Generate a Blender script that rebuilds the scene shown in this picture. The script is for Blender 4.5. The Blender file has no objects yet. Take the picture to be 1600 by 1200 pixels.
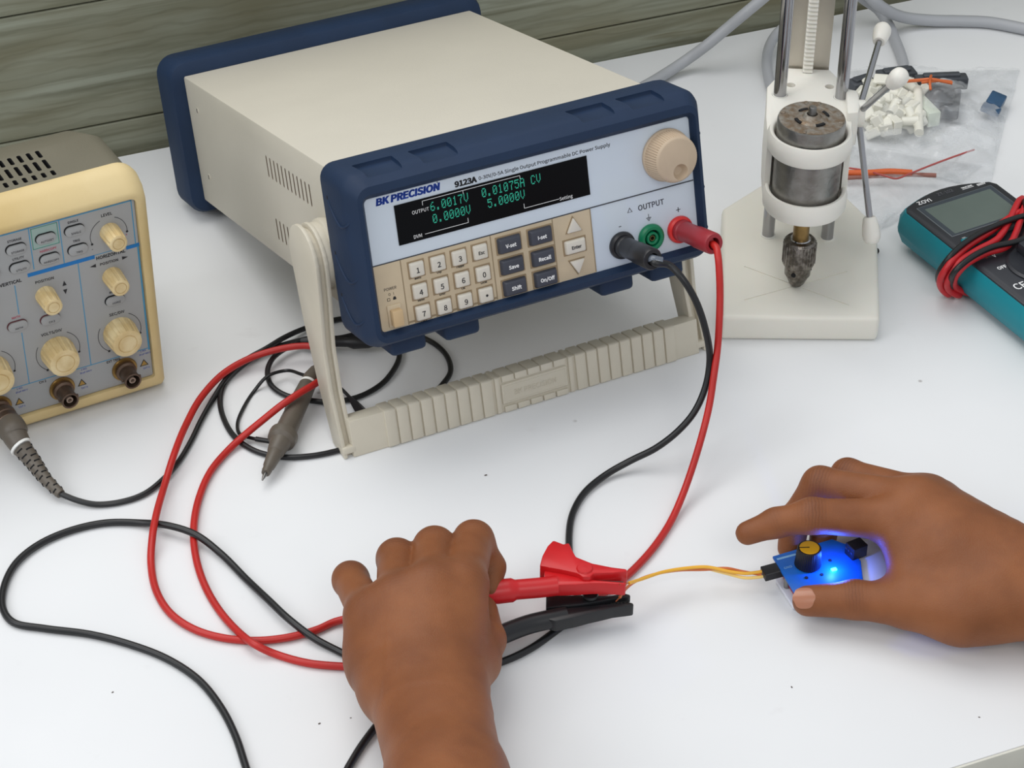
import bpy, bmesh, math, random
import numpy as np
from mathutils import Matrix, Vector, Euler
random.seed(4)
sc = bpy.context.scene
COL = sc.collection
R = math.radians
PI = math.pi

# ------------------------------------------------------------------ camera
F_PX, CAM_H, PITCH, ROLL = 3650.1, .8818, .6435, .0057
cam_d = bpy.data.cameras.new('camera'); cam = bpy.data.objects.new('camera', cam_d); COL.objects.link(cam)
CM = Matrix.Rotation(PI/2-PITCH, 3, 'X') @ Matrix.Rotation(ROLL, 3, 'Z')
cam.matrix_world = Matrix.Translation((0, 0, CAM_H)) @ CM.to_4x4()
cam_d.sensor_width = 36; cam_d.lens = F_PX/1600*36; cam_d.clip_start = .02; cam_d.clip_end = 60
sc.camera = cam
# ------------------------------------------------------------------ world, lamps, exposure
w = bpy.data.worlds.new('room_light'); sc.world = w; w.use_nodes = True
bgn = w.node_tree.nodes['Background']; bgn.inputs[0].default_value = (.90, .95, 1, 1); bgn.inputs[1].default_value = .60
sc.view_settings.view_transform = 'Standard'; sc.view_settings.look = 'None'
sc.view_settings.gamma = 1; sc.view_settings.exposure = .0
def area(name, loc, target, sx, sy, power, col):
    l = bpy.data.lights.new(name, 'AREA'); l.shape = 'RECTANGLE'; l.size = sx; l.size_y = sy; l.energy = power; l.color = col
    o = bpy.data.objects.new(name, l); COL.objects.link(o); o.location = loc
    o.rotation_euler = (Vector(target)-Vector(loc)).to_track_quat('-Z', 'Y').to_euler()
    return o
area('ceiling_and_fill_light', (-.75, 1.75, 2.6), (-.05, 1.5, 0), 2.2, 1.8, 34, (1, .98, .95))
area('ceiling_and_fill_light', (.6, -2.0, 3.2), (.1, 1.3, 0), 1.8, 1.4, 30, (1, .98, .95))  # fill added behind the camera to brighten the supply's front panel
area('left_fill_light', (-1.9, .1, 1.7), (-.1, 1.25, 0), 1.2, 1.2, 16, (.97, .98, 1))  # fill added at front left to brighten the case side; no window known there

# ------------------------------------------------------------------ placing helpers
def at(u, v, z=0.):
    d = CM @ Vector(((u-800)/F_PX, (600-v)/F_PX, -1)); t = (z-CAM_H)/d.z
    return Vector((0, 0, CAM_H)) + d*t
def lin(c):
    c = c/255.; return c/12.92 if c <= .04045 else ((c+.055)/1.055)**2.4
def rgb(r, g, b): return (lin(r), lin(g), lin(b), 1)

# ------------------------------------------------------------------ materials
MATS = {}
def mat(name, col, rough=.5, metal=0., spec=.5, var=.0, vscale=60., bump=0., bscale=300., emit=None, es=0., trans=0., sss=0., col2=None, coat=0., alpha=1., dirt=None):
    if name in MATS: return MATS[name]
    m = bpy.data.materials.new(name); m.use_nodes = True; nt = m.node_tree; b = nt.nodes['Principled BSDF']
    c = rgb(*col)
    b.inputs['Base Color'].default_value = c; b.inputs['Roughness'].default_value = rough; b.inputs['Metallic'].default_value = metal
    b.inputs['Specular IOR Level'].default_value = spec; b.inputs['Transmission Weight'].default_value = trans
    b.inputs['Coat Weight'].default_value = coat; b.inputs['Alpha'].default_value = alpha
    if sss: b.inputs['Subsurface Weight'].default_value = sss; b.inputs['Subsurface Radius'].default_value = (1, .35, .2); b.inputs['Subsurface Scale'].default_value = .006
    if emit: b.inputs['Emission Color'].default_value = rgb(*emit); b.inputs['Emission Strength'].default_value = es
    tc = nt.nodes.new('ShaderNodeTexCoord')
    n = nt.nodes.new('ShaderNodeTexNoise'); n.inputs['Scale'].default_value = vscale; n.inputs['Detail'].default_value = 5
    nt.links.new(tc.outputs['Object'], n.inputs['Vector'])
    if var or col2:
        mx = nt.nodes.new('ShaderNodeMix'); mx.data_type = 'RGBA'
        mx.inputs[6].default_value = c
        mx.inputs[7].default_value = rgb(*col2) if col2 else tuple(x*(1-var) for x in c[:3])+(1,)
        r = nt.nodes.new('ShaderNodeMapRange'); r.inputs[1].default_value = .35; r.inputs[2].default_value = .60
        nt.links.new(n.outputs['Fac'], r.inputs[0]); nt.links.new(r.outputs[0], mx.inputs[0]); nt.links.new(mx.outputs[2], b.inputs['Base Color'])
    if bump:
        n2 = nt.nodes.new('ShaderNodeTexNoise'); n2.inputs['Scale'].default_value = bscale; n2.inputs['Detail'].default_value = 3
        nt.links.new(tc.outputs['Object'], n2.inputs['Vector'])
        bp = nt.nodes.new('ShaderNodeBump'); bp.inputs['Strength'].default_value = bump; bp.inputs['Distance'].default_value = .001
        nt.links.new(n2.outputs['Fac'], bp.inputs['Height']); nt.links.new(bp.outputs[0], b.inputs['Normal'])
    MATS[name] = m; return m

# ------------------------------------------------------------------ shapes: each returns (verts, faces)
def bm_out(bm):
    bm.verts.index_update(); bm.normal_update()
    v = [x.co.copy() for x in bm.verts]; f = [[q.index for q in x.verts] for x in bm.faces]; bm.free(); return v, f
def rbox(sx, sy, sz, r=0., seg=2, c=(0, 0, 0), taper=None):
    bm = bmesh.new(); bmesh.ops.create_cube(bm, size=1)
    for v in bm.verts:
        k = 1.
        if taper and v.co.z > 0: k = taper
        v.co = Vector((v.co.x*sx*k, v.co.y*sy*k, v.co.z*sz))
    if r > 0: bmesh.ops.bevel(bm, geom=bm.edges[:], offset=r, segments=seg, profile=.5, affect='EDGES')
    for v in bm.verts: v.co += Vector(c)
    return bm_out(bm)
def prism(poly, z0, z1, r=0., seg=2, only_caps=False):
    bm = bmesh.new(); vs = [bm.verts.new((p[0], p[1], z0)) for p in poly]; f = bm.faces.new(vs)
    e = bmesh.ops.extrude_face_region(bm, geom=[f])
    for v in e['geom']:
        if isinstance(v, bmesh.types.BMVert): v.co.z = z1
    bmesh.ops.recalc_face_normals(bm, faces=bm.faces[:])
    if r > 0:
        ed = [x for x in bm.edges if (not only_caps) or abs(x.verts[0].co.z-x.verts[1].co.z) < 1e-9]
        bmesh.ops.bevel(bm, geom=ed, offset=r, segments=seg, profile=.5, affect='EDGES', clamp_overlap=True)
    return bm_out(bm)
def lathe(prof, n=32, closed=False):
    v = []; f = []; m = len(prof)
    for i in range(n):
        a = 2*PI*i/n
        for r_, z in prof: v.append(Vector((r_*math.cos(a), r_*math.sin(a), z)))
    for i in range(n):
        j = (i+1) % n
        for k in range(m if closed else m-1):
            k2 = (k+1) % m
            f.append([i*m+k, j*m+k, j*m+k2, i*m+k2])
    if not closed:
        if prof[0][0] > 1e-7: f.append([i*m for i in range(n)][::-1])
        if prof[-1][0] > 1e-7: f.append([i*m+m-1 for i in range(n)])
    return v, f
def spline(pts, per=8, closed=False):
    P = [Vector(p) for p in pts]; out = []; n = len(P)
    for i in range(n-1 if not closed else n):
        if closed: a, b, c, d = P[(i-1) % n], P[i], P[(i+1) % n], P[(i+2) % n]
        else: a, b, c, d = P[max(i-1, 0)], P[i], P[i+1], P[min(i+2, n-1)]
        # centripetal Catmull-Rom
        t0 = 0; t1 = t0+max((b-a).length, 1e-6)**.5; t2 = t1+max((c-b).length, 1e-6)**.5; t3 = t2+max((d-c).length, 1e-6)**.5
        for s in range(per):
            t = t1+(t2-t1)*s/per
            A1 = a*((t1-t)/(t1-t0))+b*((t-t0)/(t1-t0)); A2 = b*((t2-t)/(t2-t1))+c*((t-t1)/(t2-t1)); A3 = c*((t3-t)/(t3-t2))+d*((t-t2)/(t3-t2))
            B1 = A1*((t2-t)/(t2-t0))+A2*((t-t0)/(t2-t0)); B2 = A2*((t3-t)/(t3-t1))+A3*((t-t1)/(t3-t1))
            out.append(B1*((t2-t)/(t2-t1))+B2*((t-t1)/(t2-t1)))
    if not closed: out.append(P[-1])
    return out
def tube(pts, r, n=12, sx=1., sy=1.):
    m = len(pts); v = []; f = []
    T = [(pts[min(i+1, m-1)]-pts[max(i-1, 0)]).normalized() for i in range(m)]
    up = Vector((0, 0, 1)) if abs(T[0].z) < .9 else Vector((1, 0, 0))
    N = (up-T[0]*up.dot(T[0])).normalized()
    for i in range(m):
        N = (N-T[i]*N.dot(T[i])).normalized(); B = T[i].cross(N)
        rr = r(i/(m-1)) if callable(r) else (r[i] if isinstance(r, (list, tuple)) else r)
        for k in range(n):
            a = 2*PI*k/n; v.append(pts[i]+N*(math.cos(a)*rr*sy)+B*(math.sin(a)*rr*sx))
    for i in range(m-1):
        for k in range(n):
            k2 = (k+1) % n; f.append([i*n+k, i*n+k2, (i+1)*n+k2, (i+1)*n+k])
    f.append([k for k in range(n)][::-1]); f.append([(m-1)*n+k for k in range(n)])
    return v, f
def cyl(a, b, r, n=20, r2=None):
    return tube([Vector(a), Vector(b)], [r, r if r2 is None else r2], n)
def ring(prof, nc=5, low=None):
    """closed loop of rounded rectangles in the x-z plane: prof = (y, half width, half height, z centre, corner radius)"""
    v = []; f = []; L = None
    for (y, hw, hh, zc, rc) in prof:
        lp = []
        r0 = rc
        for (sx, sz, a0) in ((1, 1, 0), (-1, 1, 90), (-1, -1, 180), (1, -1, 270)):
            rc = r0 if sz > 0 or not low else min(r0, low)
            for k in range(nc+1):
                a = R(a0+90*k/nc); lp.append(Vector((sx*(hw-rc)+rc*math.cos(a), y, zc+sz*(hh-rc)+rc*math.sin(a))))
        L = len(lp); v += lp
    m = len(prof)
    for i in range(m):
        j = (i+1) % m
        for k in range(L):
            k2 = (k+1) % L; f.append([i*L+k, j*L+k, j*L+k2, i*L+k2])
    return v, f
import os
try: SANS = bpy.data.fonts.load(os.path.join(bpy.utils.resource_path('LOCAL'), 'datafiles', 'fonts', 'Noto Sans CJK Regular.woff2'))
except Exception: SANS = None
def text_shape(s, size, bold=0., shear=0., extrude=.00006, align='CENTER', spacing=1., sx=1.):
    c = bpy.data.curves.new('text', 'FONT'); c.body = s; c.size = 1
    K = 1.
    if SANS: c.font = SANS; K = 2.45
    c.offset = min(bold/size/K, .017) if SANS else bold/size; c.shear = shear; c.extrude = extrude/size/K
    c.align_x = align; c.align_y = 'CENTER'; c.resolution_u = 3; c.space_character = spacing
    o = bpy.data.objects.new('text', c); COL.objects.link(o)
    dg = bpy.context.evaluated_depsgraph_get(); me = bpy.data.meshes.new_from_object(o.evaluated_get(dg))
    v = [Vector((x.co.x*sx, x.co.y, x.co.z))*(size*K) for x in me.vertices]; f = [list(p.vertices) for p in me.polygons]
    bpy.data.objects.remove(o); bpy.data.curves.remove(c); bpy.data.meshes.remove(me)
    return v, f
def T(x=0, y=0, z=0, rx=0, ry=0, rz=0, s=1):
    return Matrix.Translation((x, y, z)) @ Euler((R(rx), R(ry), R(rz))).to_matrix().to_4x4() @ Matrix.Scale(s, 4)
def frame(o, x, y, z):
    m = Matrix((x, y, z)).transposed().to_4x4(); m.translation = o; return m
def along(a, b, roll=0.):
    """matrix whose z axis runs from a to b"""
    a = Vector(a); b = Vector(b); z = (b-a).normalized()
    up = Vector((0, 0, 1)) if abs(z.z) < .9 else Vector((0, 1, 0))
    x = up.cross(z).normalized(); y = z.cross(x)
    return frame(a, x, y, z) @ Matrix.Rotation(roll, 4, 'Z')

class MB:
    def __init__(s): s.v = []; s.f = []; s.mi = []; s.m = []
    def add(s, shape, m, M=None):
        v, f = shape; o = len(s.v)
        if m not in s.m: s.m.append(m)
        k = s.m.index(m)
        s.v += [M @ x for x in v] if M is not None else list(v)
        s.f += [[i+o for i in p] for p in f]; s.mi += [k]*len(f)
        return s
    def build(s, name, parent=None, world=False, angle=35, smooth=True, label=None):
        me = bpy.data.meshes.new(name)
        vs = s.v
        if parent is not None and world:
            m_ = Matrix.Identity(4); q_ = parent
            while q_ is not None: m_ = q_.matrix_basis @ m_; q_ = q_.parent
            inv = m_.inverted(); vs = [inv @ x for x in vs]
        me.from_pydata([tuple(x) for x in vs], [], s.f); me.validate()
        for m in s.m: me.materials.append(m)
        if len(me.polygons) == len(s.mi): me.polygons.foreach_set('material_index', s.mi)
        if smooth:
            me.polygons.foreach_set('use_smooth', [True]*len(me.polygons)); me.set_sharp_from_angle(angle=R(angle))
        me.update()
        o = bpy.data.objects.new(name, me); COL.objects.link(o)
        if parent is not None:
            o.parent = parent
            if parent.parent is not None or parent.type == 'MESH': pass
        if label: o['label'] = label
        return o
def empty(name, M, label, cat, group=None):
    o = bpy.data.objects.new(name, None); COL.objects.link(o); o.empty_display_size = .02
    o.matrix_world = M if isinstance(M, Matrix) else Matrix.Translation(M)
    return tag(o, label, cat, group)
def tag(o, label, cat, group=None, kind=None):
    o['label'] = label; o['category'] = cat
    if group: o['group'] = group
    if kind: o['kind'] = kind
    return o
def boolean(o, cut, op='DIFFERENCE'):
    for q in (o, cut):
        bm = bmesh.new(); bm.from_mesh(q.data); bmesh.ops.remove_doubles(bm, verts=bm.verts[:], dist=1e-7); bmesh.ops.recalc_face_normals(bm, faces=bm.faces[:]); bm.to_mesh(q.data); bm.free()
    cm_ = cut.data.materials[0]
    if cm_.name not in [m.name for m in o.data.materials]: o.data.materials.append(cm_)
    k = [m.name for m in o.data.materials].index(cm_.name); cut.data.materials.clear()
    for m in o.data.materials: cut.data.materials.append(m)
    cut.data.polygons.foreach_set('material_index', [k]*len(cut.data.polygons)); cut.data.update()
    md = o.modifiers.new('b', 'BOOLEAN'); md.object = cut; md.operation = op; md.solver = 'EXACT'
    dg = bpy.context.evaluated_depsgraph_get(); me = bpy.data.meshes.new_from_object(o.evaluated_get(dg))
    o.modifiers.clear(); old = o.data; o.data = me; bpy.data.meshes.remove(old)
    cm = cut.data; bpy.data.objects.remove(cut); bpy.data.meshes.remove(cm)
    me.polygons.foreach_set('use_smooth', [True]*len(me.polygons)); me.set_sharp_from_angle(angle=R(32))

# common materials
BLACK_INK = mat('black_ink', (30, 30, 34), .6)
GREY_INK = mat('grey_ink', (95, 95, 100), .6)
WHITE_INK = mat('white_ink', (235, 235, 235), .6)
BLUE_INK = mat('blue_ink', (10, 60, 160), .5)
CHROME = mat('polished_steel', (175, 175, 178), .14, 1., var=.15, vscale=25)
STEEL = mat('dull_steel', (150, 148, 145), .38, 1., var=.3, vscale=120)
DARKPL = mat('dark_plastic', (24, 24, 27), .42, bump=.1)
REDCAB = mat('red_cable_sheath', (190, 34, 28), .42, var=.12, vscale=40)
BLACKCAB = mat('black_cable_sheath', (22, 23, 25), .38, var=.2, vscale=40)

# ================================================================== the setting
EDGE_A = Vector((-.2829, 1.4479, 0)); ED = Vector((.92497, .38004, 0)); EN = Vector((-.38004, .92497, 0))   # table's back edge
DEPTH = .7495
def tablepoint(s, t, z=0): p = EDGE_A+ED*s-EN*t; return Vector((p.x, p.y, z))
def table_mat():
    m = bpy.data.materials.new('white_laminate'); m.use_nodes = True; nt = m.node_tree; b = nt.nodes['Principled BSDF']
    b.inputs['Roughness'].default_value = .5; b.inputs['Specular IOR Level'].default_value = .07
    tc = nt.nodes.new('ShaderNodeTexCoord')
    def noise(s, d=3):
        n = nt.nodes.new('ShaderNodeTexNoise'); n.inputs['Scale'].default_value = s; n.inputs['Detail'].default_value = d; nt.links.new(tc.outputs['Object'], n.inputs['Vector']); return n.outputs['Fac']
    def rng(x, a, b_, lo=0., hi=1.):
        r = nt.nodes.new('ShaderNodeMapRange'); r.inputs[1].default_value = a; r.inputs[2].default_value = b_; r.inputs[3].default_value = lo; r.inputs[4].default_value = hi
        nt.links.new(x, r.inputs[0]); return r.outputs[0]
    def mix(f, a, b_):
        x = nt.nodes.new('ShaderNodeMix'); x.data_type = 'RGBA'; nt.links.new(f, x.inputs[0])
        if isinstance(a, tuple): x.inputs[6].default_value = a
        else: nt.links.new(a, x.inputs[6])
        x.inputs[7].default_value = b_; return x.outputs[2]
    c = mix(rng(noise(9), .3, .7), rgb(231, 232, 233), rgb(227, 228, 229))
    # scattered specks of dirt and a few smudges
    vo = nt.nodes.new('ShaderNodeTexVoronoi'); vo.inputs['Scale'].default_value = 26; nt.links.new(tc.outputs['Object'], vo.inputs['Vector'])
    sp = rng(vo.outputs['Distance'], .015, .045, 1., 0.)
    gate = rng(noise(7.3), .58, .62)
    mu = nt.nodes.new('ShaderNodeMath'); mu.operation = 'MULTIPLY'; nt.links.new(sp, mu.inputs[0]); nt.links.new(gate, mu.inputs[1])
    m2 = nt.nodes.new('ShaderNodeMath'); m2.operation = 'MULTIPLY'; nt.links.new(mu.outputs[0], m2.inputs[0]); m2.inputs[1].default_value = .55
    c = mix(m2.outputs[0], c, rgb(120, 112, 105))
    sm = rng(noise(38, 6), .68, .8, 0., .35)
    c = mix(sm, c, rgb(212, 210, 211))
    nt.links.new(c, b.inputs['Base Color'])
    nt.links.new(rng(noise(14), .3, .7, .44, .56), b.inputs['Roughness'])
    return m
tb = MB()
poly = [tablepoint(-.9, 0), tablepoint(-.9, DEPTH), tablepoint(1.7, DEPTH), tablepoint(1.7, 0)]
tb.add(prism([(p.x, p.y) for p in poly], -.028, 0, .0012, 2, True), table_mat())
tabletop_root = empty('work_table', tablepoint(.3, .37, -.74), 'white laminate work table top carrying all the equipment', 'table')
tt = tb.build('tabletop', tabletop_root, world=True)
eb = MB()
a, b_ = tablepoint(-.9, DEPTH), tablepoint(1.7, DEPTH)
eb.add(prism([(p.x, p.y) for p in (tablepoint(-.9, DEPTH-.0), tablepoint(-.9, DEPTH+.0016), tablepoint(1.7, DEPTH+.0016), tablepoint(1.7, DEPTH))], -.028, -.0004, .0006, 2), mat('cream_edge_band', (222, 220, 208), .4, var=.05))
eb.build('edge_band', tabletop_root, world=True)
for s_, t_ in ((-.8, .06), (-.8, DEPTH-.06), (1.6, .06), (1.6, DEPTH-.06)):
    q = tablepoint(s_, t_)
    MB().add(rbox(.05, .05, .712, .002, c=(q.x, q.y, -.384)), mat('grey_powder_coat', (150, 150, 152), .5, bump=.1)).build('leg', tabletop_root, world=True)

def plank_mat():
    m = bpy.data.materials.new('weathered_oak_planks'); m.use_nodes = True; nt = m.node_tree; b = nt.nodes['Principled BSDF']
    b.inputs['Roughness'].default_value = .5; b.inputs['Specular IOR Level'].default_value = .3
    tc = nt.nodes.new('ShaderNodeTexCoord')
    def mapped(sx, sy, sz):
        mp = nt.nodes.new('ShaderNodeMapping'); mp.inputs['Scale'].default_value = (sx, sy, sz); nt.links.new(tc.outputs['Object'], mp.inputs['Vector']); return mp.outputs[0]
    def noise(vec, s, d=6, dist=0.):
        n = nt.nodes.new('ShaderNodeTexNoise'); n.inputs['Scale'].default_value = s; n.inputs['Detail'].default_value = d; n.inputs['Distortion'].default_value = dist; nt.links.new(vec, n.inputs['Vector']); return n.outputs['Fac']
    def ramp(x, pts):
        r = nt.nodes.new('ShaderNodeValToRGB'); r.color_ramp.elements[0].position = pts[0][0]; r.color_ramp.elements[0].color = pts[0][1]
        r.color_ramp.elements[1].position = pts[-1][0]; r.color_ramp.elements[1].color = pts[-1][1]
        for p_, c_ in pts[1:-1]: e = r.color_ramp.elements.new(p_); e.color = c_
        nt.links.new(x, r.inputs[0]); return r.outputs[0]
    def mix(f, a, b_, mode='MIX'):
        x = nt.nodes.new('ShaderNodeMix'); x.data_type = 'RGBA'; x.blend_type = mode
        if isinstance(f, float): x.inputs[0].default_value = f
        else: nt.links.new(f, x.inputs[0])
        for i, q in ((6, a), (7, b_)):
            if isinstance(q, tuple): x.inputs[i].default_value = q
            else: nt.links.new(q, x.inputs[i])
        return x.outputs[2]
    grain = noise(mapped(2.2, 1, 60), 1.6, 7, 1.2)
    base = ramp(grain, [(.3, rgb(116, 118, 100)), (.48, rgb(146, 149, 132)), (.62, rgb(160, 164, 148)), (.75, rgb(126, 124, 102))])
    big = noise(mapped(2, 1, 8), 3, 3)
    base = mix(ramp(big, [(.35, (0, 0, 0, 1)), (.7, (1, 1, 1, 1))]), base, rgb(122, 118, 94))
    wv = nt.nodes.new('ShaderNodeTexWave'); wv.wave_type = 'BANDS'; wv.bands_direction = 'Z'; wv.inputs['Scale'].default_value = 34; wv.inputs['Distortion'].default_value = 7; wv.inputs['Detail'].default_value = 3; wv.inputs['Detail Scale'].default_value = 1.3
    nt.links.new(mapped(.35, 1, 1), wv.inputs['Vector'])
    base = mix(ramp(wv.outputs['Fac'], [(.0, (.25, .25, .25, 1)), (.25, (0, 0, 0, 1))]), base, rgb(98, 96, 76))
    kn = nt.nodes.new('ShaderNodeTexVoronoi'); kn.inputs['Scale'].default_value = 9; nt.links.new(mapped(.8, 1, 2.2), kn.inputs['Vector'])
    base = mix(ramp(kn.outputs['Distance'], [(.03, (.8, .8, .8, 1)), (.13, (0, 0, 0, 1))]), base, rgb(66, 56, 40))
    nt.links.new(base, b.inputs['Base Color'])
    bp = nt.nodes.new('ShaderNodeBump'); bp.inputs['Strength'].default_value = .25; bp.inputs['Distance'].default_value = .001
    nt.links.new(grain, bp.inputs['Height']); nt.links.new(bp.outputs[0], b.inputs['Normal'])
    return m
PLANK = plank_mat()
wb = MB()
Mw = frame(EDGE_A+EN*.006, ED, EN, Vector((0, 0, 1)))
seam = mat('dark_seam', (38, 34, 24), .8)
# plank boards with a fine open joint: pitch 97 mm, first joint 24 mm above the table
zs = [-.78+i*.097 for i in range(24)]; off = .0245-zs[8] if False else None
z = -.7515
while z < .30:
    wb.add(rbox(3.4, .012, .0958, .0008, 1, c=(.5, .006+.0005, z+.0485)), PLANK); z += .097
wb.add(rbox(3.4, .004, 1.08, c=(.5, .0145, -.21)), seam)
wall = wb.build('wall_back'); wall.matrix_world = Mw; wall['kind'] = 'structure'
fl = MB(); fl.add(rbox(5, 5, .02, c=(0, 1, -.76)), mat('grey_floor_tile', (128, 127, 125), .45, var=.08, vscale=6))
f_ = fl.build('floor'); f_['kind'] = 'structure'

# ================================================================== bench power supply
YAW, TILT = .4695, -.2599
MP = Matrix.Translation((.019, 1.1425, .0973)) @ (Matrix.Rotation(YAW, 3, 'Z') @ Matrix.Rotation(TILT, 3, 'X')).to_4x4()
psu = empty('bench_power_supply', MP, 'beige bench power supply with blue bumpers propped up on its carry handle', 'power supply')
BEIGE = mat('beige_powder_coat', (205, 199, 184), .48, var=.035, vscale=14, bump=.12, bscale=900)
BLUE = mat('blue_rubber', (23, 45, 74), .6, spec=.35, var=.12, vscale=30, bump=.08, bscale=500)
HANDLE = mat('ivory_handle_plastic', (206, 199, 182), .45, var=.05, vscale=30)
SLOT = mat('slot_black', (20, 20, 22), .9)
Y2 = .315; CW = .10725; CH = .0882
cb = MB(); cb.add(rbox(2*CW, Y2+.008, CH, .0012, 2, c=(0, .02+(Y2-.02)/2, CH/2)), BEIGE)
case = cb.build('case', psu)
ct = MB(); VENT = mat('vent_recess', (122, 108, 90), .8)
def side_slots(sgn):
    for i in range(12):
        y = .0845+i*.0067; ct.add(rbox(.006, .0019, .0145, .0008, 1, c=(sgn*CW, y, .0622)), VENT)
    for i in range(12):
        y = .0845+i*.0067; ct.add(rbox(.006, .0019, .0145, .0008, 1, c=(sgn*CW, y, .0205)), VENT)
side_slots(-1); side_slots(1)
boolean(case, ct.build('cutter', psu))
for sg in (-1, 1):
    for y, z in ((.290, .0687), (.289, .0221)):
        sb = MB(); sb.add(lathe([(0, -.0001), (.0022, -.0001), (.0022, .0002), (0, .0004)], 14), BEIGE, Matrix.Translation((sg*CW, y, z)) @ Matrix.Rotation(PI/2*sg, 4, 'Y'))
        sb.add(rbox(.0028, .0007, .0003, 0, 1, (0, 0, .0004)), SLOT, Matrix.Translation((sg*CW, y, z)) @ Matrix.Rotation(PI/2*sg, 4, 'Y')); sb.build('case_screw', case)

def bumper(prof, name):
    b = MB(); b.add(ring(prof, 6), BLUE); return b.build(name, psu, angle=28)
PW, PH = .1055, .0405
fp = [(.012, PW, PH, .0405, .002), (-.0015, PW+.0003, PH+.0003, .0405, .003), (-.005, PW+.0025, PH+.003, .041, .005), (-.004, PW+.005, PH+.007, .0415, .008),
      (.004, PW+.0093, .0524, .042, .010), (.0085, PW+.0104, .0532, .0421, .010), (.036, PW+.0104, .0532, .0421, .010), (.0405, PW+.0093, .0520, .0421, .009), (.042, PW+.007, .050, .0425, .008), (.042, CW-.001, .0430, .0441, .002), (.012, CW-.001, .043, .0441, .002)]
fb = bumper(fp, 'front_bumper')
cc = MB()
for x in (-.0895, -.0545, .0475, .081):
    cc.add(prism([(-.0095, -.02), (.0095, -.02), (.0125, .021), (-.0125, .021)], .0925, .11, .0012, 2), BLUE, T(x, 0, 0))
boolean(fb, cc.build('cutter', psu))
def feet(name_parent, y0, y1, zb):
    for x in (-.087, -.052, .052, .087):
        b = MB(); b.add(prism([(-.0115, y0), (.0115, y0), (.0115, y1), (-.0115, y1)], zb-.0100, zb+.004, .0030, 3), BLUE, T(x, 0, 0)); b.build('bumper_foot', name_parent)
feet(fb, .008, .036, -.011)
SH = .0035
for sg in (-1, 1):
    for z in (.032, .006, .066):
        ar = MB(); pts = spline([(sg*(.1192-SH), .030, z+.010), (sg*(.1194-SH), .024, z+.003), (sg*(.1196-SH), .014, z-.002), (sg*(.1190-SH), .006, z), (sg*(.1150-SH), .001, z+.005)], 6)
        ar.add(tube(pts, .00075, 8), BLUE)
        ar.add(rbox(.0016, .0022, .003, .0004, 1, c=(sg*.1187-sg*SH, .030, z+.0112)), SLOT); ar.build('grip_ridge', fb)
rp = [(Y2-.006, CW+.0002, .0443, .0441, .003), (Y2-.006, CW+.003, .047, .0441, .006), (Y2-.004, CW+.0085, .0525, .0441, .011), (Y2+.001, CW+.0105, .0545, .0441, .013),
      (Y2+.022, CW+.0105, .0540, .0441, .013), (Y2+.026, CW+.008, .0520, .0441, .012), (Y2+.026, CW-.012, .032, .0441, .004), (Y2+.006, CW-.012, .032, .0441, .004)]
rb = bumper(rp, 'rear_bumper')
for x in (-.087, -.052, .052, .087):
    rr = MB(); rr.add(prism([(-.0115, Y2), (.0115, Y2), (.0115, Y2+.02), (-.0115, Y2+.02)], .0950, .0982, .0015, 2), BLUE, T(x, 0, 0)); rr.build('bumper_pad', rb)
bk = MB(); bk.add(rbox(2*CW-.02, .004, CH-.018, .001, 1, c=(0, Y2+.006, CH/2)), mat('rear_panel_metal', (120, 122, 125), .5)); bk.build('rear_panel', psu)

# front panel; local drawing frame: x right, y up on the panel face, z towards the viewer
PANEL = mat('light_blue_grey_panel', (208, 218, 229), .42, var=.03, vscale=20)
TAN = mat('tan_panel', (205, 187, 158), .5, var=.08, vscale=50)
FP = Matrix(((1, 0, 0, 0), (0, 0, -1, 0), (0, 1, 0, 0), (0, 0, 0, 1)))    # (x, y, z) -> (x, -z, y)
def P(x, y, z=0): return FP @ Matrix.Translation((x/1000, y/1000, z/1000))
def rect(x0, y0, x1, y1, z0, z1, r=0): return rbox((x1-x0)/1000, (y1-y0)/1000, (z1-z0)/1000, r/1000, 2, c=((x0+x1)/2000, (y0+y1)/2000, (z0+z1)/2000))
pb = MB(); pb.add(rect(-105.8, -.4, 105.8, 81.2, -4, 0), PANEL, FP)
pb.add(rect(-105.4, 0, 34.6, 40.4, 0, .35), TAN, FP)
ln = mat('panel_groove', (60, 62, 68), .7)
pb.add(rect(-105.4, 40.3, 105.4, 40.9, 0, .4), ln, FP)
gr = mat('tan_groove', (150, 132, 105), .7)
for x in (-88.5, -31.2, 9.4, 34.6): pb.add(rect(x-.35, .3, x+.35, 40.2, .3, .42), gr, FP)
pb.add(rect(-88.2, 1, -31.5, 2.2, .3, .4), gr, FP)
def txt(b, s, x, y, size, m, z=.05, **k):
    b.add(text_shape(s, size/1000, **k), m, FP @ Matrix.Translation((x/1000, y/1000, z/1000)))
for dx_ in (0, .3): txt(pb, 'BK PRECISION', -98.6+dx_, 77.9, 6.2, BLUE_INK, bold=.00026, shear=.16, align='LEFT', spacing=1., sx=1.13)
txt(pb, '®', -59.4, 79.9, 2.4, GREY_INK)
for dx_ in (0, .2): txt(pb, '9123A', -49+dx_, 76.3, 5.0, BLACK_INK, bold=.0002, align='LEFT', sx=1.13)
txt(pb, '0-30V/0-5A Single Output Programmable DC Power Supply', -33.8, 76.2, 3.3, BLACK_INK, bold=.00003, align='LEFT', sx=1.12)
txt(pb, 'OUTPUT', 75.5, 32.6, 5.2, mat('slate_ink', (70, 72, 82), .6), bold=.0001)
pb.add(prism([(-.0018, -.0015), (.0018, -.0015), (0, .0017)], 0, .00006), GREY_INK, P(61, 32.6, .02))
pb.add(prism([(-.001, -.0010), (.001, -.0010), (0, .0010)], 0, .00007), PANEL, P(61, 32.4, .05))
for (x, y, s_) in ((53.5, 25.0, '-'), (93.6, 25.0, '+')): txt(pb, s_, x, y, 7, BLACK_INK)
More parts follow.
